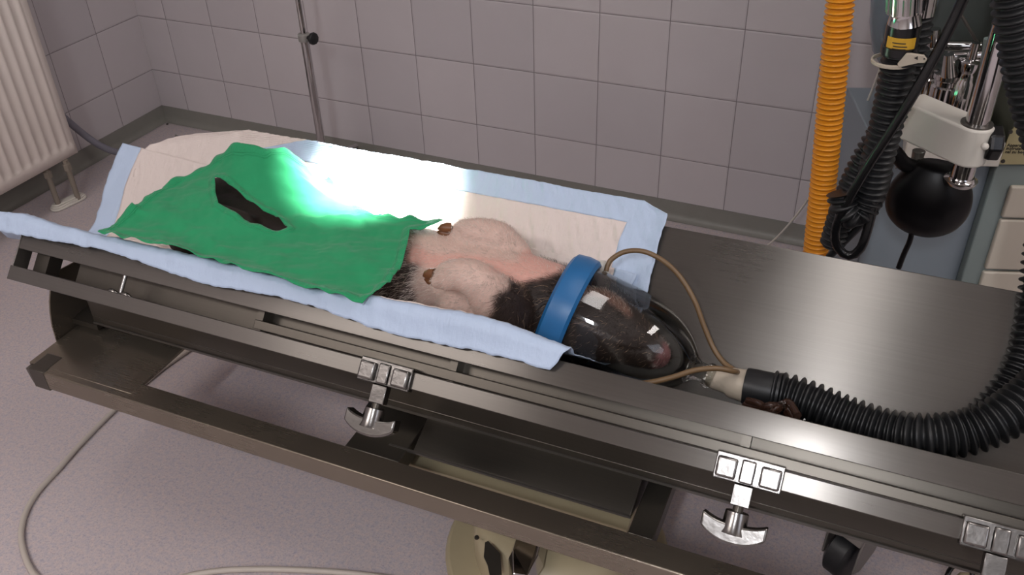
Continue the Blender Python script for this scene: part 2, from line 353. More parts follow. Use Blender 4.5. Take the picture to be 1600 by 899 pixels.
# ------------------------------------------------------------------ operating table
table_axes(True); OLD = set(bpy.data.objects)
YC, ZV, TA = -1.247, .439, math.radians(42); HW = .268; X0, X1 = 1.185, 3.05
CT, ST = math.cos(TA), math.sin(TA)
def vz(y): return ZV + abs(y - YC) * ST / CT
tb = empty('operating_table', (2.05, YC, 0), 'worn steel veterinary operating table with a V-shaped top', 'operating table')
class Side:   # local frame of one tilted half: a outward along the panel, b square to it and down
    def __init__(s, sg): s.o = Vector((0, sg * CT, ST)); s.d = Vector((0, sg * ST, -CT)); s.e = Vector((0, YC, ZV)) + s.o * HW
    def P(s, x, a, b): return Vector((x, 0, 0)) + s.e + s.o * a + s.d * b
    def bar(s, mb, x0, x1, a0, a1, b0, b1): return mb.extr([s.P(x0, a0, b0), s.P(x0, a1, b0), s.P(x0, a1, b1), s.P(x0, a0, b1)], (x1 - x0, 0, 0))
near, far = Side(-1), Side(1)
for sd, nm in ((near, 'near'), (far, 'far')):
    b = MB(); sd.bar(b, X0, X1, -HW + .002, 0, 0, .0022)
    b.extr([sd.P(X0, -.0022, .001), sd.P(X0, 0, 0), sd.P(X0, 0.0006, .0015), sd.P(X0, 0.0006, .036), sd.P(X0, -.0022, .036)], (X1 - X0, 0, 0))
    sd.bar(b, X0, X1, -.03, -.0022, .0345, .036)
    top = b.build('tabletop_panel', M['steel'], tb, bevel=.0012)
    # channel behind the rail
    b = MB(); sd.bar(b, X0 + .50, X1, -.045, -.012, .052, .0665); b.build('rail_channel', M['steel_dark'], tb, bevel=.001)
    b = MB(); sd.bar(b, X0 - .002, X1, -.004, .006, .0675, .0925)
    b.extr([sd.P(X0 - .002, -.03, .0675), sd.P(X0 - .002, .006, .0675), sd.P(X0 - .002, .006, .0925), sd.P(X0 - .002, -.03, .0925)], (.0025, 0, 0))
    sd.bar(b, X0 - .0025, X0, -.03, .002, 0, .0925)
    b.build('accessory_rail', M['steel'], tb, bevel=.001)
    # underside ribs carrying rail and panel
    b = MB(); sd.bar(b, X0 + .085, X1 - .02, -.062, -.058, .003, .09); b.build('rail_back_plate', M['steel_dark'], tb)
    for x in (X0 + .012, X0 + .49, 2.02, 2.45, 2.85):
        b = MB(); sd.bar(b, x, x + (.03 if x < 1.3 else .012), -.06, -.030, .003, .088); b.build('rail_bracket', M['steel_dark'], tb)
    b = MB(); sd.bar(b, X0 + .05, X1 - .1, -.2, -.10, .004, .03); b.build('stiffener', M['steel_dark'], tb)
# wing bolt seen through the gap at the left end
wb = near.P(1.415, -.04, .05)
b = MB(); b.tube([near.P(1.415, -.012, .034), near.P(1.415, -.012, .066)], .004, 10)
for s in (-1, 1): b.ball(near.P(1.415 + s * .014, -.012, .072), (.013, .006, .011), 12, 8)
b.build('wing_bolt', M['cast'], tb)
# spine under the valley
b = MB(); b.box((1.16, YC - .115, .345), (X1 - .05, YC + .115, .36)); b.box((1.16, YC - .115, .36), (X1 - .05, YC - .09, .40)); b.box((1.16, YC + .09, .36), (X1 - .05, YC + .115, .40)); b.box((1.3, YC - .03, .36), (X1 - .1, YC + .03, .436))
b.build('spine', M['steel_dark'], tb, bevel=.0015)
ll = MB().box((1.16, YC - .1175, .3425), (X1 - .05, YC - .1155, .3475)).build('spine_lip', M['steel'], tb)
# lower frame: near bar, far bar, cross members
ZF = .32; yf = -1.502
for s, y0, y1 in ((-1, yf, yf + .047), (1, 2 * YC - yf - .047, 2 * YC - yf)):
    b = MB(); b.box((1.155, y0, ZF - .042), (X1 - .05, y1, ZF)); b.build('frame_bar', M['steel_frame'], tb, bevel=.003, seg=3)
for x0, x1 in ((1.80, 1.905), (2.305, 2.345)):
    MB().box((x0, yf + .047, ZF - .04), (x1, 2 * YC - yf - .047, ZF - .002)).build('cross_member', M['steel_dark'], tb, bevel=.002)
b = MB(); b.box((1.105, yf + .015, ZF - .006), (1.36, 2 * YC - yf - .03, ZF + .001)); b.box((1.105, yf + .015, ZF - .03), (1.108, 2 * YC - yf - .03, ZF)); b.build('end_plate', M['steel_frame'], tb, bevel=.001)
b = MB(); b.box((1.118, yf - .001, ZF - .045), (1.158, yf + .05, ZF + .0015)); b.extr([(1.106, yf + .002, ZF - .004), (1.120, yf - .001, ZF), (1.120, yf - .001, ZF - .044), (1.112, yf + .002, ZF - .03)], (0, .045, 0)); b.build('frame_end_cap', M['steel_dark'], tb, bevel=.002)
# curved drain bracket under the left end of the V
b = MB(); Xb = 1.10
hf_ = [(p.y, p.z) for p in (onx(84, 425, Xb), onx(79, 440, Xb), onx(77, 455, Xb), onx(76, 472, Xb), onx(77, 490, Xb), onx(80, 510, Xb), onx(86, 530, Xb), onx(94, 550, Xb))]; hf_ += [(hf_[-1][0] + .03, hf_[-1][1] - .05), (hf_[-1][0] + .08, hf_[-1][1] - .08), (YC, hf_[-1][1] - .09)]
poly = [(Xb, y, z) for y, z in hf_] + [(Xb, 2 * YC - y, z) for y, z in hf_[-2::-1]] + [(Xb, YC + .05, .445), (Xb, YC, .42), (Xb, YC - .05, .445)]
b.extr(poly, (.003, 0, 0)); b.build('curved_end_bracket', M['steel_frame'], tb, bevel=.0008)
b = MB(); b.box((1.1035, YC - .12, .33), (1.17, YC + .12, .342)); b.build('bracket_arm', M['steel_dark'], tb)
# pedestal head between the cross members, column, base cover
b = MB(); b.extr([(1.915, YC - .175, .317), (1.915, YC - .09, .27), (1.915, YC + .17, .27), (1.915, YC + .17, .343), (1.915, YC - .12, .343)], (.385, 0, 0)); b.build('tilt_head', M['steel_dark'], tb, bevel=.002)
MB().box((1.87, YC - .178, .3145), (2.30, YC - .174, .3185)).build('tilt_head_lip', M['steel'], tb)
p1, p2 = onz(592, 697, .25), onz(982, 824, .25); MB().box((p1.x, p1.y - .02, .235), (p2.x, p1.y + .035, .25)).build('cream_cover_strip', M['old_cream'], tb, bevel=.002)
BX, BY = 2.13, -1.30
b = MB(); b.box((BX - .07, YC - .07, .12), (BX + .07, YC + .07, .275)); b.build('column', M['steel_frame'], tb, bevel=.004)
b = MB(); b.lathe([(0, .155), (.055, .155), (.085, .148), (.1, .12), (.104, .05)], (BX, BY, .03), (0, 0, 1), 48); bc = b.build('base_cover', M['old_cream'], tb, ang=50)
b = MB(); b.lathe([(.024, .212), (.034, .206), (.034, .150), (.024, .150)], (BX - .0, BY, .0), (0, 0, 1), 48, cap=False); b.box((BX - .09, BY - .28, .004), (BX + .09, BY + .3, .036)); b.build('base_foot', M['old_cream'], tb, bevel=.003)
for u, v in ((745, 841),):
    p = onz(u, v, .128); MB().lathe([(0, .0045), (.003, .004)], (p.x, p.y, .128), (0, 0, 1), 10).build('screw', M['ink'], bc)
# pump pedal: dark slot and chrome faceted lever
p = onz(770, 885, .13); b = MB(); b.extr([onz(u, v, .1295) for u, v in ((758, 850), (763, 848), (782, 868), (784, 899), (766, 905), (762, 885), (756, 872))], (0, 0, .004)); b.build('pedal_slot', M['ink'], tb)
b = MB(); a0, a1 = onz(828, 838, .17), onz(812, 895, .17)
ax = (a1 - a0).normalized(); sx = Vector((ax.y, -ax.x, 0)) * -1
def pt(t, w, z): return a0 + ax * t + sx * w + Vector((0, 0, z))
LL = (a1 - a0).length
top = [pt(-.05, -.020, 0), pt(LL * .45, -.022, 0), pt(LL * .95, -.012, -.012), pt(LL * .95, .012, -.012), pt(LL * .45, .022, 0), pt(-.05, .020, 0)]
low = [pt(-.05, -.028, -.03), pt(LL * .45, -.032, -.03), pt(LL, -.018, -.035), pt(LL, .018, -.035), pt(LL * .45, .032, -.03), pt(-.05, .028, -.03)]
b.add(top + low, [(0, 1, 2, 3, 4, 5), (6, 7, 8, 9, 10, 11)[::-1]] + [(i, (i + 1) % 6, 6 + (i + 1) % 6, 6 + i) for i in range(6)]); pd = b.build('pump_pedal', M['chrome'], tb, smooth=False, bevel=.002)
b = MB(); b.lathe([(0, .017), (.006, .017), (.008, .012)], pt(LL * 1.03, 0, -.032), (-ax + Vector((0, 0, 1.2))), 16); b.build('pedal_cap', mat('yellowed_cap', 'a99752', .5), pd)
# castor leg + castors of the base
b = MB(); b.box((1.62, YC + .12, .165), (2.72, YC + .19, .20)); b.box((BX - .06, YC + .0, .12), (BX + .06, YC + .19, .18)); b.build('base_leg', M['old_cream'], tb, bevel=.004)
def castor(x, y, turn, k=1.4):
    c, s = math.cos(turn), math.sin(turn); X = lambda a, h, w: Vector((x + (c * a - s * w) * k, y + (s * a + c * w) * k, h * k))
    b = MB(); b.lathe([(.104 * k, .028 * k), (.108 * k, .033 * k), (.114 * k, .033 * k), (.118 * k, .024 * k)], (x, y, 0), (0, 0, 1), 28)
    for w in (-1, 1):
        b.extr([X(-.030, .106, w * .022), X(.026, .106, w * .022), X(-.005, .045, w * .022), X(-.03, .025, w * .022), X(-.045, .03, w * .022), X(-.042, .07, w * .022)], (X(0, 0, w * .003) - X(0, 0, 0)))
    b.extr([X(-.034, .106, -.024), X(.028, .106, -.024), X(.03, .085, -.024), X(.012, .083, -.024), X(-.03, .083, -.024), X(-.045, .08, -.024)], X(0, 0, .048) - X(0, 0, 0))
    c_ = b.build('castor', mat('castor_grey_metal', '8a8681', .35, .7), tb, bevel=.0015)
    wdir = X(0, 0, 1) - X(0, 0, 0); b = MB(); b.lathe([(a * k, r * k) for a, r in ((-.015, .018), (-.015, .032), (-.011, .0375), (.011, .0375), (.015, .032), (.015, .018))], X(-.024, .0382, 0), wdir, 32); b.build('wheel', M['black_rubber'], c_)
castor(2.655, -1.10, math.radians(60)); castor(1.68, YC + .155, 1.0)

# ------------------------------------------------------------------ rail clamps
def clamp(x, label):
    """double block riding on the near rail, square shaft and thumb screw below"""
    cl = empty('rail_clamp', near.P(x, .01, .075), label, 'clamp', 'rail clamps on the near side of the table')
    W_ = .043; OFF = .006
    b = MB(); near.bar(b, x - W_, x + W_, -.0035, .010, .0625, .0672); near.bar(b, x - W_, x + W_, -.0035, .012, .0928, .098)
    near.bar(b, x - W_, x + W_, .0065, .012, .0625, .098); b.build('clamp_plate', M['cast'], cl, bevel=.0015)
    for s, w in ((-1, .016), (1, .016)):
        b = MB(); near.bar(b, x + s * .0275 - w * .8, x + s * .0275 + w * .8, .0121, .0195, .068, .0945); b.build('jaw_block', M['cast'], cl, bevel=.003, seg=3)
    b = MB(); near.bar(b, x - .010, x + .008, .0121, .0165, .066, .096); b.build('centre_block', M['cast'], cl, bevel=.0022)
    b = MB(); near.bar(b, x - .014, x + .010, -.002, .014, .0982, .125); b.build('square_shaft', M['cast'], cl, bevel=.001)
    c0 = near.P(x - .003, .006, .125); dd = near.d
    b = MB(); b.lathe([(0, .0068), (.008, .0068)], c0, dd, 16); b.build('screw_thread', M['steel_dark'], cl)
    b = MB(); b.lathe([(.007, .0135), (.008, .0148), (.03, .0162), (.036, .018)], c0, dd, 24)
    b.build('screw_hub', M['cast'], cl, ang=30)
    # wings: curved bar
    b = MB(); pr = []
    for k in range(13):
        t = -1 + 2 * k / 12; pr.append((t * .041, .044 - .012 * (abs(t) ** 2.4), .018 * (1 - .25 * abs(t) ** 2)))
    vs = []
    for xx, bb, h in pr:
        for a_, b_ in ((-.009, -h * .8), (.014, -h * .8), (.014, h * .6), (-.009, h * .6)): vs.append(near.P(x - .003 + xx, .006 + a_ - .002, .125 + bb - .006 + b_))
    b.add(vs, [(i * 4 + k, i * 4 + (k + 1) % 4, (i + 1) * 4 + (k + 1) % 4, (i + 1) * 4 + k) for i in range(12) for k in range(4)] + [(0, 1, 2, 3)[::-1], (48, 49, 50, 51)])
    b.build('thumb_wing', M['cast'], cl, bevel=.003, seg=3)
    return cl
def railx(u, v):
    d = Vector(sight(u, v)); n = near.o; q = near.P(0, .012, 0); t = (q - Vector(CP)).dot(n) / d.dot(n); return (Vector(CP) + d * t).x
clamp(railx(602, 580), 'cast metal rail clamp with a thumb screw, leftmost, below the draped animal')
clamp(railx(1170, 737), 'cast metal rail clamp with a winged screw, between the other two')
clamp(railx(1566, 842), 'cast metal rail clamp cut off by the right edge of the picture')
# ------------------------------------------------------------------ absorbent pads lying in the V
def fbm(x, y, z=0, s=1): return noise.fractal(Vector((x * s, y * s, z)), .6, 2.1, 4)
def vpoint(x, q, off):
    """q: signed distance from the valley along the two halves (near side negative); rounded over the near edge"""
    if q < 0:
        a = -q - HW
        if a < -.03: p = near.P(x, a, -off)
        else:
            c = [(-.03, 0), (-.015, -.006), (-.004, -.010), (.006, -.007), (.0095, .001), (.009, .010), (.008, .020), (.0075, .032), (.007, .045)]
            t = (a + .03) / .0125; i = min(int(t), 7); f = t - i; A = Vector(c[i]).lerp(Vector(c[i + 1]), min(f, 1.6)); p = near.P(x, A.x + (off - .004) * .7 * (1 if a > -.01 else 0), A.y - off)
    else: p = far.P(x, q - HW, -off)
    w = max(0, 1 - abs(q) / .06); p.z += .018 * w * w
    if x < X0 and q < -.05: p.z -= .045 * ((X0 - x) / .11) * min(1, max(0, (-q - .05) / .08)) * min(1, max(.0, (HW + .01 + q) / .05))
    return p
def pad(name, label, outline_x, qrange, off, border, res, amp, seedz, bl, group='absorbent pads on the table'):
    """outline_x(q)->(x0,x1); border(x,q)->True where the blue film shows"""
    qs = np.arange(qrange[0], qrange[1] + 1e-6, res); nx = int(1.16 / res); b = MB(); vs = []
    ends = qrange
    for j, q in enumerate(qs):
        x0, x1 = outline_x(q)
        for i in range(nx + 1):
            x = x0 + (x1 - x0) * i / nx; de = min(x - x0, x1 - x, q - ends[0], ends[1] - q); e = max(0, 1 - de / .05)
            f = fbm(x, q * .6, seedz, 9); c = abs(fbm(x * 1.0 + q * .45, q * .18, seedz + 5, 34)) * 1.6
            h = amp * (max(f, -.3) + .3) * .6 + amp * .55 * c + e * e * bl * (1 + f)
            p = vpoint(x, q, off + h)
            wob = .004 * fbm(x, q, seedz + 9, 14) * e
            p += Vector((wob, 0, 0)); vs.append(p)
    fs = []; mi = []
    for j in range(len(qs) - 1):
        for i in range(nx):
            fs.append((j * (nx + 1) + i, j * (nx + 1) + i + 1, (j + 1) * (nx + 1) + i + 1, (j + 1) * (nx + 1) + i))
            x0, x1 = outline_x((qs[j] + qs[j + 1]) / 2); x = x0 + (x1 - x0) * (i + .5) / nx; mi.append(1 if border(x, (qs[j] + qs[j + 1]) / 2, x0, x1) else 0)
    b.add(vs, [f for f, m in zip(fs, mi) if m == 0]); core = b
    e = MB(); e.add(vs, [f for f, m in zip(fs, mi) if m == 1])
    root = empty(name, (1.7, YC, ZV), label, 'absorbent pad', group)
    for mb, nm, m in ((core, 'tissue_sheet', M['pad_white']), (e, 'film_border', M['pad_blue'])):
        used = sorted({i for f in mb.f for i in f}); mp = {k: n for n, k in enumerate(used)}; mb.v = [mb.v[k] for k in used]; mb.f = [tuple(mp[i] for i in f) for f in mb.f]
        o = mb.build(nm, m, root, ang=180)
        sm = o.modifiers.new('solid', 'SOLIDIFY'); sm.thickness = .0012; sm.offset = 0
    return root
def out1(q):
    t = max(0, (q - .20) / .108); return (1.125 + (.27 * max(0, t) ** 2.2 if t > 0 else 0), 2.232 - (.05 * ((q - .285) / .02) if q > .285 else 0))
pad('absorbent_pad', 'white absorbent pad with blue borders along the far edge of the table', out1, (.03, .306), .0045,
    lambda x, q, x0, x1: (q > .262 and (x - x0) / (x1 - x0) > .17) or (x - x0) / (x1 - x0) > .938, .0035, .0046, 1.3, .006)
Q2 = -(HW + .055)
def out2(q): return (1.072 + .005 * math.sin(q * 30), 2.205 + .02 * min(0, (q + HW) / .05))
def pad2():
    qs = np.arange(Q2, .226, .0045); nx = 250; vs = []
    for q0 in qs:
        for i in range(nx + 1):
            x0, x1 = out2(q0); x = x0 + (x1 - x0) * i / nx; t = (x - x0) / (x1 - x0)
            # the far edge drops towards the head end, the overhang is longest at the foot end
            k = (q0 - Q2) / (.226 - Q2); qa = -(HW + .042 + .014 * t + .02 * max(0, 1 - t * 8) + .004 * math.sin(x * 17) + .003 * fbm(x, 1, 3, 12)); qb = .226 - .052 * t; q = qa + (qb - qa) * k
            de = min(x - x0, x1 - x, qb - q); e = max(0, 1 - de / .03); f = fbm(x, q * .6, 7, 9); c = abs(fbm(x + q * .3, q * .3, 2, 24))
            h = .0035 * (max(f, -.3) + .3) + .0022 * c + e * e * .001 + (.010 * max(0, min(1, (x - 1.80) / .10)) * min(1, max(0, (2.2 - x) / .1)) + .003 * math.sin(x * 13)) * max(0, 1 - abs(q + HW - .01) / .045)
            vs.append(vpoint(x, q, .010 + h) + Vector((.004 * fbm(x, q, 11, 14) * e, 0, 0)))
    root = empty('absorbent_pad', (1.65, YC, ZV), 'white absorbent pad folded over the near edge of the table, beneath the animal', 'absorbent pad', 'absorbent pads on the table')
    A, B = MB(), MB(); fa, fb = [], []
    for j in range(len(qs) - 1):
        for i in range(nx):
            f = (j * (nx + 1) + i, j * (nx + 1) + i + 1, (j + 1) * (nx + 1) + i + 1, (j + 1) * (nx + 1) + i); x = 1.072 + 1.133 * i / nx; q = qs[j]
            (fb if (i < nx * .044 or i > nx * .965 or q < -HW + .004) else fa).append(f)
    for fs, nm, m in ((fa, 'tissue_sheet', M['pad_white']), (fb, 'film_border', M['pad_blue'])):
        used = sorted({i for f in fs for i in f}); mp = {k: n for n, k in enumerate(used)}; b = MB(); b.add([vs[k] for k in used], [tuple(mp[i] for i in f) for f in fs])
        o = b.build(nm, m, root, ang=180); sm = o.modifiers.new('solid', 'SOLIDIFY'); sm.thickness = .0012; sm.offset = 0
pad2()

# ------------------------------------------------------------------ the piglet lying on its back
ZB = ZV + .085 / CT
mb = MB()
def blob(ctrl, n=20):     # ctrl: (x,y,z,r) -> smooth tube with round ends
    P = [Vector(c[:3]) for c in ctrl]; S = spline(P, .008); rr = []
    # radius by nearest position along the control chain
    cum = [0]; 
    for a, b_ in zip(P, P[1:]): cum.append(cum[-1] + (b_ - a).length)
    L = [0]
    for a, b_ in zip(S, S[1:]): L.append(L[-1] + (b_ - a).length)
    for l in L: rr.append(float(np.interp(l / L[-1] * cum[-1], cum, [c[3] for c in ctrl])))
    k = [math.sqrt(max(0.02, 1 - max(0, 1 - l / rr[0]) ** 2)) if l < rr[0] else (math.sqrt(max(0.02, 1 - max(0, 1 - (L[-1] - l) / rr[-1]) ** 2)) if L[-1] - l < rr[-1] else 1) for l in L]
    mb.tube(S, [r * q for r, q in zip(rr, k)], n)
blob([(1.33, YC - .01, ZB + .0, .055), (1.41, YC - .005, ZB + .0, .074), (1.6, YC, ZB - .004, .080), (1.84, YC, ZB - .002, .084), (2.02, YC, ZB - .004, .081), (2.12, YC, ZB - .008, .074), (2.17, YC + .004, ZB - .016, .062)], 28)
# head, belly side up: skull, cheek, tapering snout with a disc at its end
blob([(2.12, YC + .0, ZB - .012, .066), (2.175, YC + .0, ZB - .018, .062), (2.22, YC + .002, ZB - .030, .050), (2.26, YC + .004, ZB - .046, .034), (2.29, YC + .004, ZB - .056, .025), (2.302, YC + .004, ZB - .060, .026)], 24)
for s in (-1, 1):
    mb.ball((2.17, YC + s * .028, ZB - .014), (.042, .034, .044))
    # ears folded back against the mask
    mb.add([(2.17, YC + s * .055, ZB - .03), (2.21, YC + s * .06, ZB - .045), (2.15, YC + s * .078, ZB - .01), (2.17, YC + s * .05, ZB - .045), (2.21, YC + s * .052, ZB - .06), (2.15, YC + s * .07, ZB - .025)], [(0, 1, 2), (3, 5, 4), (0, 3, 4, 1), (1, 4, 5, 2), (2, 5, 3, 0)])
# hind legs, bent and drawn up under the drape
for s in (-1, 1):
    blob([(1.43, YC + s * .05, ZB + .0, .045), (1.49, YC + s * .055, ZB + .055, .036), (1.55, YC + s * .05, ZB + .06, .024), (1.49, YC + s * .05, ZB + .08, .015), (1.46, YC + s * .05, ZB + .075, .012)])
mb.ball((1.45, YC + .07, ZB + .03), (.075, .055, .06)); mb.ball((1.40, YC + .02, ZB + .03), (.06, .06, .06))  # haunch lumps added; their dark skin stands in for shade within the slit
# forelegs folded on the chest
def leg(pts): blob([(*ony(u, v, y), r) for u, v, y, r in pts], 18); return [ony(u, v, y) for u, v, y, r in pts]
LN = leg([(812, 498, -1.30, .044), (775, 470, -1.345, .040), (748, 440, -1.362, .030), (722, 430, -1.362, .026), (696, 432, -1.36, .0225), (680, 433, -1.36, .017)])
mb.ball(ony(722, 482, -1.32), (.046, .036, .040)); mb.ball(ony(765, 500, -1.32), (.048, .034, .038))
mb.ball(ony(699, 444, -1.375), .0125); mb.ball(ony(684, 441, -1.37), .012)
LF = leg([(822, 418, -1.205, .028), (803, 396, -1.20, .028), (777, 374, -1.20, .031), (745, 365, -1.205, .027), (716, 362, -1.21, .020), (703, 361, -1.215, .014)])
tmp = mb.build('tmp', M['skin'])
r = tmp.modifiers.new('r', 'REMESH'); r.mode = 'VOXEL'; r.voxel_size = .0042; r.use_smooth_shade = True
s_ = tmp.modifiers.new('s', 'SMOOTH'); s_.factor = .6; s_.iterations = 9
bpy.context.view_layer.update(); dg = bpy.context.evaluated_depsgraph_get(); me = bpy.data.meshes.new_from_object(tmp.evaluated_get(dg)); off = Vector(tmp.location)
bpy.data.objects.remove(tmp, do_unlink=True)
N = len(me.vertices); co = np.empty(N * 3); me.vertices.foreach_get('co', co); co = co.reshape(-1, 3) + np.array(off)
# carve mouth line, eyes, skin creases as real relief
def dent(P, c, r, d, dirv):
    w = np.exp(-((P - np.array(c)) ** 2).sum(1) / r ** 2); return P + w[:, None] * np.array(dirv) * d
tip = np.array((2.326, YC + .004, ZB - .066))
for s in (-1, 1): co = dent(co, tip + (0, s * .011, .004), .005, -.012, (1, 0, 0))
mo = np.exp(-((co[:, 2] - (ZB - .040 + (2.34 - co[:, 0]) * .18)) / .003) ** 2) * ((co[:, 0] > 2.225) & (co[:, 0] < 2.31)); co[:, 1] -= np.sign(co[:, 1] - YC) * mo * .0035
for pts, sgn in ((LN, 1), (LF, -1)):      # cleft between the toes and the folds at the wrist
    f_, e_ = np.array(pts[-2]), np.array(pts[-1]); cv_ = np.array((CP[0], CP[1], CP[2])) - f_; cv_ /= np.linalg.norm(cv_)
    for k in np.linspace(-.3, 1.2, 8): co = dent(co, f_ + (e_ - f_) * k + cv_ * .018, .0055, -.0022, cv_)
    w_ = np.array(pts[-3]); 
    for k in np.linspace(-1, 1, 7): co = dent(co, w_ + cv_ * .024 + np.array((0, 0, 1)) * k * .02 + np.array((.012, 0, 0)), .006, -.002, cv_)
me.vertices.foreach_set('co', (co - np.array((1.8, YC, ZB))).ravel()); me.update()
pig = bpy.data.objects.new('piglet', me); COL.objects.link(pig); pig.location = (1.8, YC, ZB)
tag(pig, 'anaesthetised piglet with dark and pale bristly skin lying belly up, snout inside the clear mask', 'pig')
me.materials.clear(); me.materials.append(M['skin'])
PINK, PALE, DARK, BROWN, SNOUT, TAN = [np.array(srgb(h)[:3]) for h in ('d6a598', 'd2b5a9', '5a4c48', '7d5c50', '75484a', 'a08478')]
legpts = np.array([tuple(p) for p in LN + LF] + [tuple(ony(722, 482, -1.32)), tuple(ony(765, 500, -1.32))])
def zone(P):
    x, y, z = P.T; th = np.degrees(np.arctan2(-(y - YC), z - (ZB - .0)))      # + towards the near side, 0 straight up
    nn = np.array([noise.noise(Vector((a * 22, b * 22, c * 22))) for a, b, c in P]); x = x + nn * .022; th = th + nn * 14
    near_leg = (np.sqrt(((P[:, None, :] - legpts[None]) ** 2).sum(2)).min(1) < .062)
    Z = np.zeros(len(P), int) + 1                                   # 1 pale
    Z[(x < 1.895)] = 2                                              # 2 dark flank
    Z[(x < 1.90) & (np.abs(th + 4) < 32)] = 3                       # tan belly
    Z[(x > 1.875) & (x <= 2.12) & (th > -45) & (th < 42)] = 0       # 0 pink breast
    Z[(x > 2.050 + (80 - th) / 60 * .05) & (th > 5)] = 4                # 4 dark brown throat, near side
    Z[(x > 2.06) & (th < -38)] = 2
    Z[x > 2.125] = 4
    Z[near_leg & (x < 2.045) & ((x > 1.86))] = 1
    Z[(x > 2.15) & (x < 2.225) & (th > -50) & (th < 8)] = 5
    Z[(x > 2.285)] = 6
    Z[x < 1.74] = 4
    return Z
PAL = np.array([PINK, PALE, DARK, TAN, np.array(srgb('2b1f1a')[:3]), BROWN, SNOUT])
Zn = zone(co); c = PAL[Zn]
at = me.color_attributes.new('tint', 'FLOAT_COLOR', 'POINT')
# soften the borders of the patches a little
ed = np.array([e.vertices[:] for e in me.edges])
for _ in range(3):
    acc = c.copy(); cnt = np.ones(N); np.add.at(acc, ed[:, 0], c[ed[:, 1]]); np.add.at(acc, ed[:, 1], c[ed[:, 0]]); np.add.at(cnt, ed[:, 0], 1); np.add.at(cnt, ed[:, 1], 1); c = acc / cnt[:, None]
at.data.foreach_set('color', np.c_[c, np.ones(N)].ravel().astype(np.float32))
# bristles
nr = np.empty(N * 3); me.vertices.foreach_get('normal', nr); nr = nr.reshape(-1, 3)
cand = np.where((co[:, 0] > 1.70) & (nr[:, 2] > -.35))[0]; HN = 26000
idx = RNG.choice(cand, HN); P = co[idx] + RNG.normal(0, .0022, (HN, 3)) * (1 - np.abs(nr[idx])); Nn = nr[idx]; Zh = Zn[idx]
d = np.array((-.75, -.25, -.35)) + RNG.normal(0, .28, (HN, 3)); d[:, 1] += np.where(P[:, 1] > YC, .7, 0)
d -= (d * Nn).sum(1)[:, None] * Nn; d /= np.linalg.norm(d, axis=1)[:, None] + 1e-9
lean = np.where(np.isin(Zh, (0,)), .25, .42)[:, None]; onleg = np.sqrt(((co[idx][:, None, :] - legpts[None]) ** 2).sum(2)).min(1) < .06; L = (np.where(co[idx][:, 0] > 2.13, .6, 1) * np.where(onleg & (Zh == 1), .6, 1) * RNG.uniform(.007, .016, HN) * np.where(Zh == 0, .6, 1) * np.where(np.isin(Zh, (2, 4)), 1.25, 1))[:, None]
sd_ = np.cross(Nn, d); w = np.where(Zh == 0, .00014, .00022)[:, None]
T1 = P + d * L * .55 + Nn * lean * L * .6; T2 = P + d * L + Nn * lean * L * .55
V = np.empty((HN, 5, 3)); V[:, 0] = P - sd_ * w - Nn * .001; V[:, 1] = P + sd_ * w - Nn * .001; V[:, 2] = T1 + sd_ * w * .8; V[:, 3] = T1 - sd_ * w * .8; V[:, 4] = T2
hb = MB(); V -= np.array((1.8, YC, ZB)); hm = bpy.data.meshes.new('bristles'); o5 = np.arange(HN) * 5
fs = [f for k in o5.tolist() for f in ((k, k + 1, k + 2, k + 3), (k + 3, k + 2, k + 4))]; hm.from_pydata(V.reshape(-1, 3).tolist(), [], fs)
wh = RNG.random(HN); pw = np.array([1, 1, .55, .75, .28, .5, .1])[Zh]; hc = np.where((wh < pw)[:, None], np.array(srgb('d8c9be')[:3]), np.array(srgb('2a211c')[:3])) * RNG.uniform(.7, 1.1, HN)[:, None]
hc[(Zh == 4)] = np.where((RNG.random((Zh == 4).sum()) < .07)[:, None], np.array(srgb('a98e76')[:3]), np.array(srgb('2a1d16')[:3]))
ha = hm.color_attributes.new('tint', 'FLOAT_COLOR', 'POINT'); ha.data.foreach_set('color', np.c_[np.repeat(hc, 5, 0), np.ones(HN * 5)].ravel().astype(np.float32)); hm.materials.append(M['hair'])
ho = bpy.data.objects.new('bristles', hm); COL.objects.link(ho); ho.parent = pig; tag(ho, None, kind='stuff')
# hooves
for pts, s in ((LN, 1), (LF, -1)):
    a, e = pts[-2], pts[-1]; t = (e - a).normalized(); side = Vector((0, 1, 0)).cross(t).normalized()
    for k in (-1, 1):
        b = MB(); c0 = e + t * .002 + side * k * .006; b.tube([c0 - t * .004, c0 + t * .004, c0 + t * .012 - side * k * .001, c0 + t * .019 - side * k * .003], [.0085, .0088, .0068, .0015], 12); b.build('hoof', M['hoof'], pig, ang=80)
nd = MB(); nd.lathe([(-.004, .026), (0, .028), (.003, .026), (.004, .02)], (2.346, YC + .004, ZB - .067), (1, 0, -.2), 20)

# ------------------------------------------------------------------ green surgical drape
from mathutils.bvhtree import BVHTree
tree = BVHTree.FromPolygons([tuple(p) for p in co], [tuple(p.vertices) for p in me.polygons])
GX, GY = np.arange(1.1, 2.1, .008), np.arange(-1.5, -.98, .008); PH = np.full((len(GX), len(GY)), .3)
for i, x_ in enumerate(GX):
    for j, y_ in enumerate(GY):
        h = tree.ray_cast(Vector((x_, y_, 1)), Vector((0, 0, -1)))
        if h[0]: PH[i, j] = h[0].z
for _ in range(3):
    Pm = np.pad(PH, 1, mode='edge'); PH = np.max([Pm[a:a + PH.shape[0], b_:b_ + PH.shape[1]] - .0015 * (abs(a - 1) + abs(b_ - 1)) for a in range(3) for b_ in range(3)], 0)
for _ in range(3):
    Pm = np.pad(PH, 1, mode='edge'); PH = np.mean([Pm[a:a + PH.shape[0], b_:b_ + PH.shape[1]] for a in range(3) for b_ in range(3)], 0)
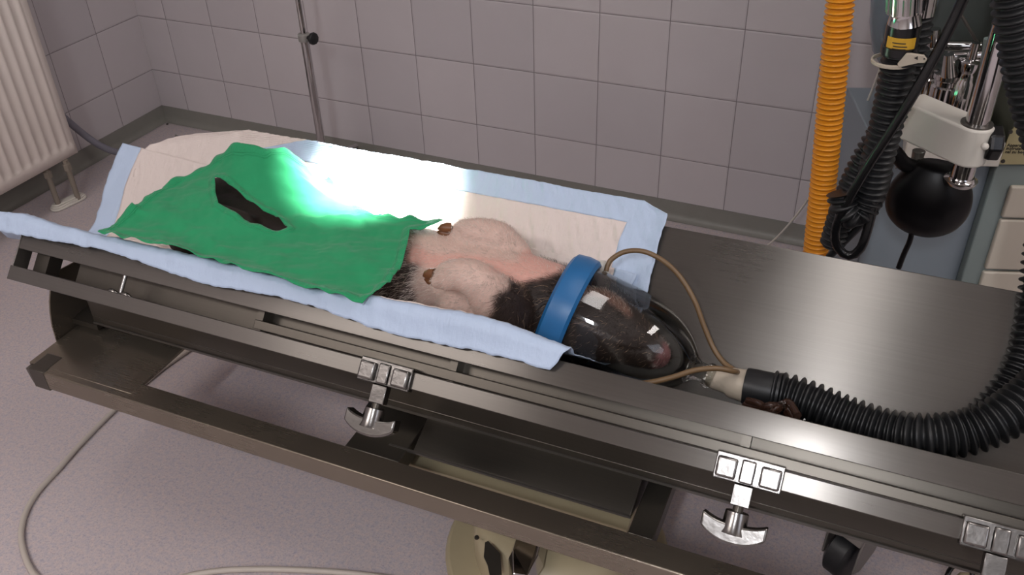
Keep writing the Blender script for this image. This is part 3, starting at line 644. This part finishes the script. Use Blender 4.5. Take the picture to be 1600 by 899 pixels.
def pigh(x, y):
    i = min(max((x - GX[0]) / .008, 0), len(GX) - 1.01); j = min(max((y - GY[0]) / .008, 0), len(GY) - 1.01); a, b_ = int(i), int(j); f, g = i - a, j - b_
    return PH[a, b_] * (1 - f) * (1 - g) + PH[a + 1, b_] * f * (1 - g) + PH[a, b_ + 1] * (1 - f) * g + PH[a + 1, b_ + 1] * f * g
def smax(a, b_, k=.015): h = max(0, 1 - abs(a - b_) / k); return max(a, b_) + h * h * k * .25
def H(x, y, wr=1):
    base = vz(y) + .012 if y > YC else min(vz(y), .62) + .010
    if y < -1.455: base -= (-1.455 - y) * 1.1
    dy = y + 1.25
    ridge = .645 - .10 * max(0, dy) - (.9 * max(0, dy - .05) ** 1.0) + .02 * min(0, dy)
    l = 1 / (1 + math.exp(-(x - 1.30) / .035)); ridge -= (1 - l) * .03
    ridge += .125 * math.exp(-((x - 1.515) / (.115 if x < 1.515 else .10)) ** 2 - ((y + 1.135) / .105) ** 2)
    ridge += .012 * math.exp(-((x - 1.42) / .16) ** 2 - ((y + 1.33) / .05) ** 2)
    ridge -= .016 * math.exp(-((x - 1.70) / .09) ** 2 - ((y + 1.27) / .08) ** 2)
    z = smax(base, ridge, .03); z = smax(z, pigh(x, y) + .006, .02)
    if wr:
        z += .0060 * fbm(x + y * .6, y * .8, 3, 8) + .0036 * fbm(x * .6 - y, y, 8, 18)
        z += .004 * math.exp(-((y + 1.36 + .35 * (x - 1.45)) / .012) ** 2) * math.exp(-((x - 1.5) / .16) ** 2)
        z += .004 * math.exp(-((y + 1.30 - .5 * (x - 1.62)) / .010) ** 2) * math.exp(-((x - 1.66) / .12) ** 2)
    return z
def hitH(u, v):
    d = Vector(sight(u, v)).normalized(); o = Vector(CP); t = .9
    while t < 2.6:
        p = o + d * t
        if p.z < H(p.x, p.y, 0): break
        t += .002
    return (p.x, p.y)
outl = [(156, 372), (178, 357), (215, 325), (250, 299), (290, 276), (325, 256), (345, 242), (362, 233), (385, 231), (412, 233), (440, 237), (462, 250), (486, 262), (505, 268), (520, 282), (530, 299), (545, 312), (570, 330), (600, 338), (625, 341), (648, 342), (670, 344), (694, 351), (668, 357), (641, 364), (636, 390), (628, 415), (610, 445), (590, 465), (567, 479), (530, 470), (490, 460), (450, 449), (410, 437), (370, 424), (330, 412), (290, 400), (250, 391), (210, 383), (180, 377)]
hole = [(336, 280), (345, 282), (360, 291), (380, 307), (400, 325), (412, 331), (428, 337), (440, 349), (451, 361), (437, 364), (420, 362), (398, 355), (375, 343), (356, 331), (343, 325), (338, 305)]
def dens(pts, step=.004):
    P = [Vector((*p, 0)) for p in pts]; out = []
    for i in range(len(P)):
        a, b_ = P[i], P[(i + 1) % len(P)]; n = max(1, int((b_ - a).length / step)); out += [a.lerp(b_, k / n).to_2d() for k in range(n)]
    return out
OUT = dens([hitH(*p) for p in outl]); HOL = dens([hitH(*p) for p in hole], .003)
def inside(p, poly):
    c = False; j = len(poly) - 1
    for i in range(len(poly)):
        a, b_ = poly[i], poly[j]
        if (a[1] > p[1]) != (b_[1] > p[1]) and p[0] < (b_[0] - a[0]) * (p[1] - a[1]) / (b_[1] - a[1]) + a[0]: c = not c
        j = i
    return c
oa = np.array([tuple(p) for p in OUT]); ha_ = np.array([tuple(p) for p in HOL])
def wig(i, n): return .0012 * math.sin(i * .9) + .001 * math.sin(i * .37 + 1)
pts2 = [Vector(p) for p in OUT] + [Vector(p) for p in HOL]; nO, nH = len(OUT), len(HOL)
ed_ = [(i, (i + 1) % nO) for i in range(nO)] + [(nO + i, nO + (i + 1) % nH) for i in range(nH)]
gs = .0042
for gx in np.arange(oa[:, 0].min(), oa[:, 0].max(), gs):
    for gy in np.arange(oa[:, 1].min(), oa[:, 1].max(), gs):
        p = (gx + (gy / gs % 2 > 1) * gs / 2, gy)
        if inside(p, oa) and not inside(p, ha_) and np.hypot(*(oa - p).T).min() > .0026 and np.hypot(*(ha_ - p).T).min() > .0028: pts2.append(Vector(p))
rv, re_, rf, *_ = delaunay_2d_cdt(pts2, ed_, [], 0, 1e-6)
R2 = np.array([tuple(p) for p in rv]); fs = []
for f in rf:
    c0 = R2[list(f)].mean(0)
    if inside(c0, oa) and not inside(c0, ha_): fs.append(tuple(f))
do = np.array([np.hypot(*(oa - p).T).min() for p in R2]); dh = np.array([np.hypot(*(ha_ - p).T).min() for p in R2])
dv = []
for k, (x, y) in enumerate(R2):
    z = H(x, y); hem = 1 / (1 + math.exp((do[k] - .0135) / .0007)); z += .0030 * hem
    e = max(0, 1 - do[k] / .022); z += e * e * .0038 * math.sin(x * 95 + y * 60 + 2 * math.sin(x * 31)) 
    e = max(0, 1 - dh[k] / .018); z += e * e * .0022 * math.sin(x * 120 - y * 40); z += .0028 / (1 + math.exp((dh[k] - .009) / .0007))
    if y < -1.36: z += .007 * max(0, 1 - do[k] / .035)
    dv.append((x, y, z))
b = MB(); b.add(dv, fs); dr = b.build('surgical_drape', M['drape'], ang=180); ea = dr.data.attributes.new('edge', 'FLOAT', 'POINT'); ea.data.foreach_set('value', np.minimum(do, dh + .003).astype(np.float32)); sm = dr.modifiers.new('s', 'SOLIDIFY'); sm.thickness = .0012; sm.offset = 0
tag(dr, 'green cotton surgical drape with a slit-shaped opening, lying over the hind part of the piglet', 'drape')

# ------------------------------------------------------------------ anaesthesia mask
AX = (Vector((2.372, YC, .484)) - Vector((2.128, YC, ZB - .004))).normalized(); A0 = Vector((2.128, YC, ZB - .004))
mk = empty('anaesthesia_mask', A0, 'clear conical anaesthesia mask with a thick blue rubber rim over the piglet head', 'mask')
b = MB(); b.lathe([(-.020, .0785), (-.023, .086), (-.018, .0925), (0, .0955), (.016, .0945), (.021, .089), (.020, .0845), (.004, .0815), (-.006, .0785)], A0, AX, 56, cap=False); b.add([], [])
nn_ = 56; b.f += [((8) * nn_ + k, (8) * nn_ + (k + 1) % nn_, (k + 1) % nn_, k) for k in range(nn_)]; b.mi += [0] * nn_; b.build('rubber_rim', M['blue'], mk)
prof = [(.0, .083), (.02, .0830), (.04, .083), (.06, .0825), (.085, .081), (.11, .077), (.13, .0715), (.147, .0645), (.161, .056), (.173, .047), (.183, .037), (.190, .028), (.196, .020), (.203, .0165), (.225, .015), (.238, .015)]
b = MB(); prof = [(a * 1.10, r) for a, r in prof]; b.lathe(prof, A0 + AX * .006, AX, 64, cap=False); o = b.build('clear_shell', M['clear'], mk, ang=80)
b = MB(); b.lathe([(.21, .0225), (.212, .0255), (.217, .0255), (.219, .0185)], A0 + AX * .0, AX, 40, cap=False); b.lathe([(.240, .0185), (.243, .0205), (.250, .0205), (.253, .0175)], A0, AX, 40, cap=False); b.build('port_flange', M['clear'], mk)
b = MB(); e = A0 + AX * .02 + Vector((0, .068, .052)); b.lathe([(0, .012), (.022, .012), (.026, .009)], e, (.85, .1, .1), 20); b.build('side_port', M['white_plastic'], mk)
def K(u, v, y): return ony(u, v, y)
tp = [K(947, 424, -1.19), K(953, 408, -1.18), K(975, 394, -1.165), K(1005, 393, -1.16), K(1035, 407, -1.16), K(1062, 432, -1.165), K(1085, 470, -1.18), K(1100, 510, -1.195), K(1115, 545, -1.21), K(1132, 568, -1.225), K(1150, 580, -1.24), K(1148, 581, -1.275), K(1120, 576, -1.292), K(1085, 579, -1.31), K(1050, 590, -1.33), K(1015, 598, -1.345), K(985, 600, -1.35)]
tag(MB().tube(spline(tp, .006), .0042, 12).build('rubber_tube', M['brown_rubber']), 'thin brown rubber tube looping over the clear mask', 'tube')

# ------------------------------------------------------------------ breathing hose on the table
bh = empty('breathing_hose', (2.5, YC, .5), 'black corrugated breathing hose joined to the mask by a beige adapter', 'hose')
h0 = A0 + AX * .258; hy = -1.255
ha0 = K(1168, 604, hy); hd = (ha0 - h0).normalized()
b = MB(); L = (ha0 - h0).length; b.lathe([(-.012, .0145), (-.004, .0165), (L * .35, .019), (L * .5, .0235), (L * .95, .0255), (L, .0255), (L, .02)], h0, hd, 36); b.build('adapter', M['beige'], bh)
b = MB(); c1 = K(1212, 613, hy); hd2 = (c1 - ha0).normalized(); L2 = (c1 - ha0).length; b.lathe([(-.004, .0275), (0, .0285), (L2, .0285), (L2 + .002, .0305), (L2 + .006, .0305)], ha0, hd2, 36); b.build('cuff', M['black_rubber'], bh)
hp = [K(1206, 612, hy), K(1232, 618, hy), K(1270, 631, -1.26), K(1330, 656, -1.27), K(1390, 675, -1.28), K(1450, 682, -1.285), K(1510, 676, -1.27), K(1560, 656, -1.25), K(1600, 628, -1.22), K(1640, 590, -1.18), K(1680, 530, -1.1), K(1700, 450, -1.0)]
b = MB(); corrugated(b, hp, .0335, .0125, .009, 24); b.build('corrugated_tube', M['black_rubber'], bh)
bh2 = empty('breathing_hose', (2.75, -1.15, .55), 'black corrugated hose rising at the right edge behind the mask hose', 'hose')
hp2 = [K(1445, 690, -1.225), K(1490, 680, -1.215), K(1530, 658, -1.20), K(1562, 628, -1.18), K(1587, 594, -1.155), K(1604, 556, -1.13), K(1614, 515, -1.10), K(1622, 460, -1.06), K(1632, 380, -1.02), K(1650, 300, -1.0)]
b = MB(); corrugated(b, hp2, .028, .0125, .008, 22); b.build('corrugated_tube', M['black_rubber'], bh2)
# dark strap with buckle under the hose cuff
cb = empty('mask_strap', K(1205, 640, -1.30), 'dark brown rubber strap with a small metal buckle under the hose cuff', 'strap')
b = MB()
for dx, dz, r in ((0, 0, .007), (.002, .008, .006), (-.003, -.006, .006)):
    b.tube(spline([K(1165, 632, -1.29) + Vector((dx, 0, dz)), K(1185, 638, -1.30) + Vector((dx, 0, dz)), K(1205, 640, -1.31) + Vector((dx, 0, -dz)), K(1225, 641, -1.30) + Vector((dx, .01, dz)), K(1243, 656, -1.32) + Vector((dx, 0, dz))], .006), r, 10)
b.build('strap_loops', mat('dark_brown_rubber', '2f1d15', .18), cb)
b = MB(); b.tube(spline([K(1216, 632, -1.30), K(1222, 628, -1.3), K(1226, 640, -1.3), K(1220, 648, -1.3), K(1214, 640, -1.3)], .003), .002, 8); b.build('buckle', M['chrome'], cb)

# turn everything that belongs to the table together
for o in [o for o in bpy.data.objects if o not in OLD and o.parent is None]:
    o.location = Vector(RY @ (np.array(o.location) - PIV) + PIV); o.rotation_euler = (0, 0, YAW)
table_axes(False)
# ------------------------------------------------------------------ anaesthesia machine on the right
E1, E2, ZU = Vector((.949, .313, 0)).normalized(), Vector((-.313, .949, 0)).normalized(), Vector((0, 0, 1))
AC = Vector((2.734, -.60, 0))
def onfront(u, v, dep=0):       # meet the machine's front plane, pushed back by dep
    d = Vector(sight(u, v)); P0 = AC + E2 * dep; t = (P0 - Vector(CP)).dot(E2) / d.dot(E2); return Vector(CP) + d * t
def fr(p): q = p - AC; return q.dot(E1), q.z
def mbox(b, a0, a1, d0, d1, z0, z1):      # box in the machine's own frame: a along the front, d depth, z up
    vs = [AC + E1 * a + E2 * d + ZU * z for a in (a0, a1) for d in (d0, d1) for z in (z0, z1)]
    return b.add(vs, [(0, 1, 3, 2), (4, 6, 7, 5), (0, 4, 5, 1), (2, 3, 7, 6), (0, 2, 6, 4), (1, 5, 7, 3)])
mc = empty('anaesthesia_machine', AC + E1 * .1 + E2 * .18, 'grey-green anaesthesia machine cabinet with cream drawers behind the table', 'anaesthesia machine')
aL = fr(onfront(1347, 400))[0]; zT = fr(onfront(1554, 257))[1]; aD = fr(onfront(1578, 290))[0]; DW = .40
b = MB(); mbox(b, aL, 0, .02, .36, .10, zT); b.build('recessed_side_panel', mat('blue_grey_enamel', '78828a', .42, var=.05, vs=5), mc, bevel=.003)
b = MB(); mbox(b, 0, aD + DW + .03, 0, .36, .10, zT); b.build('cabinet', M['cab_green'], mc, bevel=.003)
zs = [(fr(onfront(1578, 289))[1], fr(onfront(1566, 338))[1]), (fr(onfront(1565, 341))[1], fr(onfront(1538, 418))[1]), (fr(onfront(1537, 422))[1], fr(onfront(1515, 500))[1]), (fr(onfront(1515, 504))[1], .14)]
for zt, zb in zs:
    b = MB(); mbox(b, aD, aD + DW, -.008, .01, zb, zt); dr_ = b.build('drawer', M['cab_cream'], mc, bevel=.004, seg=3)
    b = MB(); mbox(b, aD + DW * .35, aD + DW * .65, -.02, -.006, (zt + zb) / 2 - .008, (zt + zb) / 2 + .008); b.build('pull', M['steel'], dr_, bevel=.002)
# worktop
b = MB(); aw0 = fr(onfront(1400, 250))[0]; wt = [AC + E1 * (aw0 + .008) + ZU * zT + E2 * -.012, AC + E1 * .0 + ZU * zT + E2 * -.012, AC + E1 * .012 + ZU * zT + E2 * .34, AC + E1 * (aw0 + .10) + ZU * zT + E2 * .34]
b.extr(wt, (0, 0, .05)); b.build('worktop', M['enamel_white'], mc, bevel=.003)
# upright body with the beige instruction plate
b = MB(); mbox(b, .02, .42, .0, .3, zT, zT + .7); b.build('control_housing', mat('dark_olive_enamel', '55584c', .45), mc, bevel=.006)
b = MB(); mbox(b, aL + .05, .02, .22, .3, zT + .026, zT + .75); b.build('rear_panel', mat('dark_grey_panel', '4e5350', .5), mc, bevel=.004)
pl = [onfront(u, v, -.004) for u, v in ((1560, 256), (1578, 206), (1592, 188), (1650, 186), (1650, 256))]
b = MB(); b.extr(pl, -E2 * .003); ip = b.build('instruction_plate', M['panel_beige'], mc)
def text(body, p, size, ex, ez, parent, m, name='lettering', depth=.0004):
    cu = bpy.data.curves.new(name, 'FONT'); cu.body = body; cu.size = size; cu.extrude = depth
    o = bpy.data.objects.new('t', cu); COL.objects.link(o); bpy.context.view_layer.update()
    me = bpy.data.meshes.new_from_object(o.evaluated_get(bpy.context.evaluated_depsgraph_get())); bpy.data.objects.remove(o, do_unlink=True); me.materials.clear(); me.materials.append(m)
    ex = Vector(ex).normalized(); ez = (Vector(ez) - ex * ex.dot(Vector(ez))).normalized(); n = ex.cross(ez); R = Matrix((ex, ez, n)).transposed()
    for v in me.vertices: v.co = R @ v.co
    q = bpy.data.objects.new(name, me); COL.objects.link(q); q.location = Vector(p) - (gloc(parent) if parent else Vector()); q.parent = parent; return q
for i, s in enumerate(('Apparat nur von', 'instruiertem Perso-', 'nal zu bedienen')):
    text(s, onfront(1573 - i * 1.5, 229 + i * 5.2, -.0075), .0085, E1, ZU, ip, M['ink'])
for u, v in ((1579, 206), (1567, 252)):
    b = MB(); b.lathe([(0, .004), (.002, .0035)], onfront(u, v, -.007), -E2, 10); b.build('screw', M['ink'], ip)
# four castors
for a in (aL + .04, aD + DW - .02):
    for d in (.06, .3):
        p = AC + E1 * a + E2 * d; b = MB(); b.lathe([(-.012, .02), (-.012, .045), (-.008, .048), (.008, .048), (.012, .045), (.012, .02)], p + ZU * .0485, E2, 24); b.tube([p + ZU * .05, p + ZU * .104], .008, 8); b.build('castor', M['black_rubber'], mc)
# flowmeter / valve block
vb = empty('valve_block', onfront(1500, 150, .06), 'cluster of chrome valves with knurled knobs on the anaesthesia machine', 'valve block')
def FP(u, v, d): return onfront(u, v, d)
b = MB(); b.tube([FP(1455, 70, .10), FP(1530, 72, .10)], .010, 14); b.tube([FP(1482, 88, .06), FP(1535, 85, .06)], .009, 14); b.tube([FP(1460, 45, .1), FP(1458, 72, .10)], .011, 14); b.build('manifold', M['chrome'], vb)
def knurl(b, u, v, d, R, h):
    p = FP(u, v, d) - ZU * h; n = 40; vs = []
    prof = [(0, 1), (.55, 1), (.6, .86), (.75, .86), (.8, 1.04), (.95, 1.04), (1, .7)]
    for t, r in prof:
        for k in range(n): rr = R * r * (1 + (.05 if k % 2 else -.02) * (t < .56)); vs.append(p + ZU * h * t + Vector((math.cos(2 * math.pi * k / n) * rr, math.sin(2 * math.pi * k / n) * rr, 0)))
    m = len(prof); b.add(vs, [(i * n + k, i * n + (k + 1) % n, (i + 1) * n + (k + 1) % n, (i + 1) * n + k) for i in range(m - 1) for k in range(n)] + [tuple(range(n))[::-1], tuple(range((m - 1) * n, m * n))])
for u, v, d, R, h in ((1482, 112, .07, .023, .062), (1458, 100, .13, .020, .06), (1518, 92, .05, .018, .095)):
    b = MB(); knurl(b, u, v, d, R, h); b.tube([FP(u, v, d) - ZU * .004, FP(u, v, d) + ZU * .03], .008, 12); b.build('valve', M['chrome'], vb)
b = MB(); b.tube([FP(1483, 85, .05), FP(1483, 118, .05)], [.009, .014], 14); b.build('elbow', M['chrome'], vb)
for u in (1482, 1518):
    b = MB(); p = FP(u, 165, .07); b.lathe([(0, .024), (.02, .024), (.022, .02)], p - ZU * .02, ZU, 20); b.build('valve_foot', M['black_gloss'], vb)
b = MB(); b.box((0, 0, 0), (.012, .004, .016), Matrix.Translation(FP(1500, 118, .045))); b.build('red_tag', mat('red_brown_tag', '7b3420', .4), vb)
b = MB(); b.tube([FP(1500, 20, .08), FP(1532, 75, .08)], .003, 8); b.build('lever', M['steel'], vb)
# manometer housing behind, two clear flow tubes
b = MB(); 
for u in (1545, 1556): b.tube([FP(u, 60, -.01), FP(u - 18, 175, -.01)], .008, 14)
b.build('flow_tube', mat('smoky_glass', '7b8a86', .08, spec=.8), vb)
# chrome upright with white swing arm
pp = ony(1500, 285, -.84); PX2, PY2 = pp.x, -.84
ar = empty('swing_bracket', (PX2, PY2, pp.z), 'white swing arm clamped round a chrome pole at the anaesthesia machine', 'arm')
b = MB(); b.tube([(PX2, PY2, pp.z), (PX2, PY2, 1.35)], .018, 28); b.lathe([(0, .02), (.004, .0245), (.010, .0265), (.012, .022), (.016, .020)], (PX2, PY2, pp.z - .004), ZU, 28); b.build('chrome_pole', M['chrome'], ar)
ztop = ony(1522, 193, PY2).z; zbot = ony(1513, 252, PY2).z
e0 = onz(1404, 142, ztop); dA = (Vector((PX2, PY2, 0)) - Vector((e0.x, e0.y, 0))); LA = dA.length; dA.normalize(); nA = Vector((-dA.y, dA.x, 0))
def AP(t, w, z): return Vector((PX2, PY2, z)) - dA * t + nA * w
W2 = .028
LA *= .82
poly = [AP(LA, -W2, ztop), AP(LA, W2, ztop)] + [AP(-W2 * math.sin(a), W2 * math.cos(a), ztop) for a in np.linspace(0, math.pi, 15)]
b = MB(); b.extr(poly, (0, 0, zbot - ztop)); b.build('arm_casting', M['enamel_white'], ar, bevel=.004, seg=3, ang=35)
b = MB(); b.lathe([(0, .0245), (.003, .0245), (.003, .019)], (PX2, PY2, ztop - .0005), ZU, 32); b.build('pole_bushing', M['steel'], ar)
kk = AP(-.006, 0, (ztop + zbot) / 2 + .004); kd = Vector((.95, .25, 0)).normalized()
b = MB(); b.lathe([(0, .011), (.012, .013), (.014, .028), (.02, .030), (.034, .030), (.037, .024)], kk, kd, 8); b.build('clamping_knob', M['black_gloss'], ar, smooth=False, bevel=.002)
b = MB(); b.ball(ony(1539, 229, -.875), .006); b.build('set_screw', M['white_plastic'], ar)
b = MB(); cc = FP(1435, 240, -.12); b.lathe([(-.03, .012), (0, .012), (.012, .014), (.02, .010), (.035, .011)], cc - ZU * .03, ZU, 16); b.extr([cc + Vector((-.012, -.012, -.02)), cc + Vector((-.032, -.012, -.03)), cc + Vector((-.014, -.012, -.012))], (0, .006, 0)); b.build('bag_mount', mat('dull_grey_metal', '6e6a62', .4, .6), ar)
# breathing bag
bgp = ony(1447, 312, -.79)
bg = empty('breathing_bag', bgp, 'large black rubber breathing bag hanging under the white arm', 'breathing bag')
b = MB(); n, m = 30, 22; vs = []
S = .055 / .055
for j in range(m + 1):
    t = j / m; zz = .070 - t * .140; 
    rr = .070 * math.sqrt(max(0, 1 - ((t - .52) / .48) ** 2)) ** .85 if t > .52 else .070 * (1 - .5 * ((.52 - t) / .52) ** 2.2)
    if j == m: rr = .004
    for k in range(n):
        a = 2 * math.pi * k / n; vs.append(bgp + Vector((math.cos(a) * rr * (1 + .02 * math.cos(5 * a + t * 4)) + .004 - .0 * t, math.sin(a) * rr * .62 * (1 + .03 * math.sin(4 * a)), zz)))
b.add(vs, [(j * n + k, j * n + (k + 1) % n, (j + 1) * n + (k + 1) % n, (j + 1) * n + k) for j in range(m) for k in range(n)] + [tuple(range(n))[::-1], tuple(range(m * n, m * n + n))]); b.build('bag', M['bag'], bg, ang=180)
b = MB(); b.tube(spline([ony(1425, 362, -.80), ony(1421, 378, -.80), ony(1412, 398, -.80), ony(1404, 419, -.80)], .006), [.0045] * 1 + [.0055] * 0 if False else .005, 10); b.build('tail', M['bag'], bg)
b = MB(); b.tube(spline([ony(1372, 262, -.81), ony(1392, 235, -.81), ony(1412, 255, -.80), ony(1430, 262, -.79)], .006), .013, 14); b.build('neck', M['bag'], bg)
# patient circuit hoses hanging in the clip
def hang(label, pts, r, pitch=.0115, dep=.007, name='hanging_hose', group=None):
    e = empty(name, ony(*pts[0]), label, 'hose', group); b = MB(); corrugated(b, [ony(*p) for p in pts], r, pitch, dep, 20); b.build('corrugated_tube', M['black_rubber'], e); return e
hf = hang('black corrugated hose with yellow label hanging from the chrome connector', [(1408, 70, -.92), (1400, 120, -.92), (1386, 190, -.92), (1370, 255, -.92), (1358, 305, -.92), (1340, 335, -.93), (1322, 325, -.935), (1316, 300, -.93)], .0265)
b = MB(); t0, t1 = ony(1413, 38, -.92), ony(1405, 82, -.92); dd = (t1 - t0).normalized(); LL = (t1 - t0).length
b.lathe([(0, .0245), (LL * .7, .0245), (LL * .72, .027), (LL, .027)], t0, dd, 30); b.build('cuff', M['black_gloss'], hf)
c_ = t0 + dd * LL * .58; sx = Vector((CP[0], CP[1], CP[2])) - c_; sx = (sx - dd * sx.dot(dd)).normalized(); sy = dd.cross(sx)
b = MB(); vs = []
for i in range(9):
    a = math.radians(-52 + 104 * i / 8) ; 
    for z in (-.0115, .0115): vs.append(c_ + dd * z + (sx * math.cos(a) + sy * math.sin(a)) * .0249)
b.add(vs, [(i * 2, i * 2 + 1, i * 2 + 3, i * 2 + 2) for i in range(8)]); b.build('yellow_label', M['yellow_label'], hf)
for dz, a0_, a1_ in ((.005, -18, 26), (.001, -22, 24), (-.004, -16, 28)):
    b = MB(); vs = []
    for i in range(7):
        a = math.radians(a0_ + (a1_ - a0_) * i / 6)
        for z in (-.0008, .0008): vs.append(c_ + dd * (dz + z) + (sx * math.cos(a) + sy * math.sin(a)) * .0253)
    b.add(vs, [(i * 2, i * 2 + 1, i * 2 + 3, i * 2 + 2) for i in range(6)]); b.build('label_print', M['ink'], hf)
b = MB(); q0 = ony(1417, -30, -.92); dq = (t0 - q0).normalized(); LQ = (t0 - q0).length
b.lathe([(0, .021), (LQ * .3, .021), (LQ * .31, .025), (LQ * .72, .025), (LQ * .73, .022), (LQ * .8, .0215), (LQ * 1.0, .0245), (LQ * 1.02, .022)], q0, dq, 40); cc_ = b.build('chrome_connector', M['chrome'], hf)
b = MB(); 
for k in range(16):
    a = 2 * math.pi * k / 16; ex_ = dq.cross(Vector((1, 0, 0))).normalized(); ey_ = dq.cross(ex_); p = q0 + dq * LQ * .33 + (ex_ * math.cos(a) + ey_ * math.sin(a)) * .0252; b.tube([p, p + dq * LQ * .36], .0022, 6)
b.build('grip_ribs', M['chrome'], cc_)
hb_ = hang('black corrugated hose hanging behind the labelled one', [(1436, 15, -.86), (1430, 70, -.86), (1414, 130, -.87), (1395, 180, -.88), (1365, 225, -.89), (1338, 275, -.90), (1318, 325, -.90), (1306, 362, -.90), (1300, 385, -.90)], .0225)
b = MB(); q0 = ony(1446, -30, -.86); q1 = ony(1436, 22, -.86); dq = (q1 - q0).normalized(); b.lathe([(0, .022), ((q1 - q0).length, .022), ((q1 - q0).length + .002, .019)], q0, dq, 28); b.build('connector', M['chrome'], hb_)
# smooth cables
tag(MB().tube(spline([ony(*p) for p in ((1520, -40, -.93), (1500, 10, -.93), (1468, 75, -.94), (1432, 140, -.95), (1395, 200, -.95), (1355, 262, -.95), (1322, 320, -.95), (1305, 362, -.95), (1310, 388, -.95), (1327, 400, -.95), (1345, 388, -.95), (1358, 350, -.94), (1366, 310, -.93))], .01), .0078, 12).build('black_cable', M['black_gloss']), 'smooth black cable crossing diagonally and looping down behind the table edge', 'cable')
tag(MB().tube(spline([ony(*p) for p in ((1390, 270, -.9), (1372, 320, -.9), (1345, 352, -.9), (1315, 382, -.9), (1295, 402, -.9))], .01), .0065, 12).build('black_cable', M['black_rubber']), 'short black tube running down to the left beside the breathing bag', 'cable')
# white clip
cl = MB(); rc = ony(1394, 92, -.92); d_ = (ony(1386, 190, -.92) - ony(1408, 70, -.92)).normalized()
cl.lathe([(0, .0272), (0, .030), (.006, .030), (.006, .0272)], rc, d_, 30, cap=False)
b0, b1, b2, b3 = ony(1405, 98, -.945), ony(1446, 90, -.945), ony(1446, 99, -.945), ony(1408, 106, -.945)
cl.extr([ony(u, v, -.948) for u, v in ((1402, 100), (1416, 84), (1424, 84), (1444, 87), (1449, 93), (1445, 99), (1435, 99), (1404, 106))], (0, .005, 0)); ck = cl.build('hose_clip', M['beige'], bevel=.001)
tag(ck, 'pale plastic clip holding the hanging black hoses together', 'clip')
b = MB(); b.extr([ony(u, v, -.9492) for u, v in ((1428, 91), (1434, 88), (1434, 94))], (0, .0006, 0)); b.lathe([(0, .0012), (.0006, .0012)], ony(1444, 92, -.949), (0, -1, 0), 8); b.build('clip_holes', M['ink'], ck)
# orange-yellow hose
og = MB(); corrugated(og, [ony(*p) for p in ((1319, -60, -.74), (1311, 20, -.745), (1299, 150, -.75), (1287, 280, -.755), (1274, 400, -.76), (1262, 520, -.77))] + [(2.44, -.72, .08), (2.40, -.60, .04), (2.2, -.45, .035), (1.9, -.35, .035)], .0245, .0098, .0055, 26)
tag(og.build('corrugated_hose', M['orange']), 'bright orange-yellow corrugated hose hanging beside the anaesthesia machine', 'hose')
# thick black hose in the upper right corner
uh = MB(); corrugated(uh, [ony(*p) for p in ((1576, -70, -1.0), (1582, 0, -1.0), (1590, 60, -1.0), (1603, 130, -1.0), (1622, 200, -1.0), (1650, 280, -1.0))], .0275, .0115, .007, 22)
tag(uh.build('corrugated_hose', M['black_rubber']), 'thick black corrugated hose at the upper right corner of the picture', 'hose')
# soda lime canister edge
cn = empty('absorber_canister', ony(1400, -20, -.6), 'grey translucent canister with a blue ring above the hanging hoses', 'canister')
b = MB(); cp_ = ony(1408, 20, -.62); b.lathe([(-.09, .022), (-.07, .036), (-.02, .05), (.04, .058), (.2, .06)], cp_, (0, 0, 1), 40); b.build('vessel', mat('smoky_grey_plastic', '6d7783', .12), cn)
b = MB(); b.lathe([(0, .0595), (0, .062), (.02, .0625), (.02, .0600)], cp_ + ZU * .045, ZU, 40, cap=False); b.build('blue_ring', M['glass_blue'], cn)
# white thin cable from the floor
tag(MB().tube(spline([ony(*p) for p in ((1150, 420, -.12), (1200, 383, -.14), (1228, 356, -.17), (1258, 318, -.2), (1283, 275, -.25), (1310, 235, -.3), (1340, 190, -.35), (1365, 135, -.4), (1390, 60, -.45), (1400, 0, -.5))], .012), .0028, 8).build('white_cable', M['white_plastic']), 'thin white cable rising from the floor behind the orange hose', 'cable')
# cable on the floor
fc = [onz(u, v, .006) for u, v in ((350, 505), (305, 540), (245, 583), (180, 640), (130, 690), (90, 735), (60, 768), (40, 802), (33, 840), (43, 880), (62, 905), (110, 930), (200, 925), (310, 897), (400, 890), (520, 894), (620, 905))]
tag(MB().tube(spline(fc, .012), .0058, 10).build('floor_cable', M['cable']), 'grey-beige cable looping across the speckled floor at the lower left', 'cable')
# foot switch at the lower right corner
fs_ = empty('foot_switch', onz(1560, 905, .06), 'cream foot switch with a black guard loop on the floor at the lower right corner', 'foot switch')
zq = .06; b = MB(); b.extr([onz(u, v, zq) for u, v in ((1478, 912), (1500, 892), (1560, 893), (1620, 905), (1620, 960), (1490, 960))], (0, 0, -.052)); b.build('housing', M['old_cream'], fs_, bevel=.006, seg=3)
b = MB(); b.tube(spline([onz(1476, 912, .07), onz(1483, 893, .085), onz(1492, 884, .09), onz(1508, 884, .09), onz(1518, 892, .085), onz(1520, 912, .07)], .006), .0045, 10); b.build('guard_loop', M['black_gloss'], fs_)
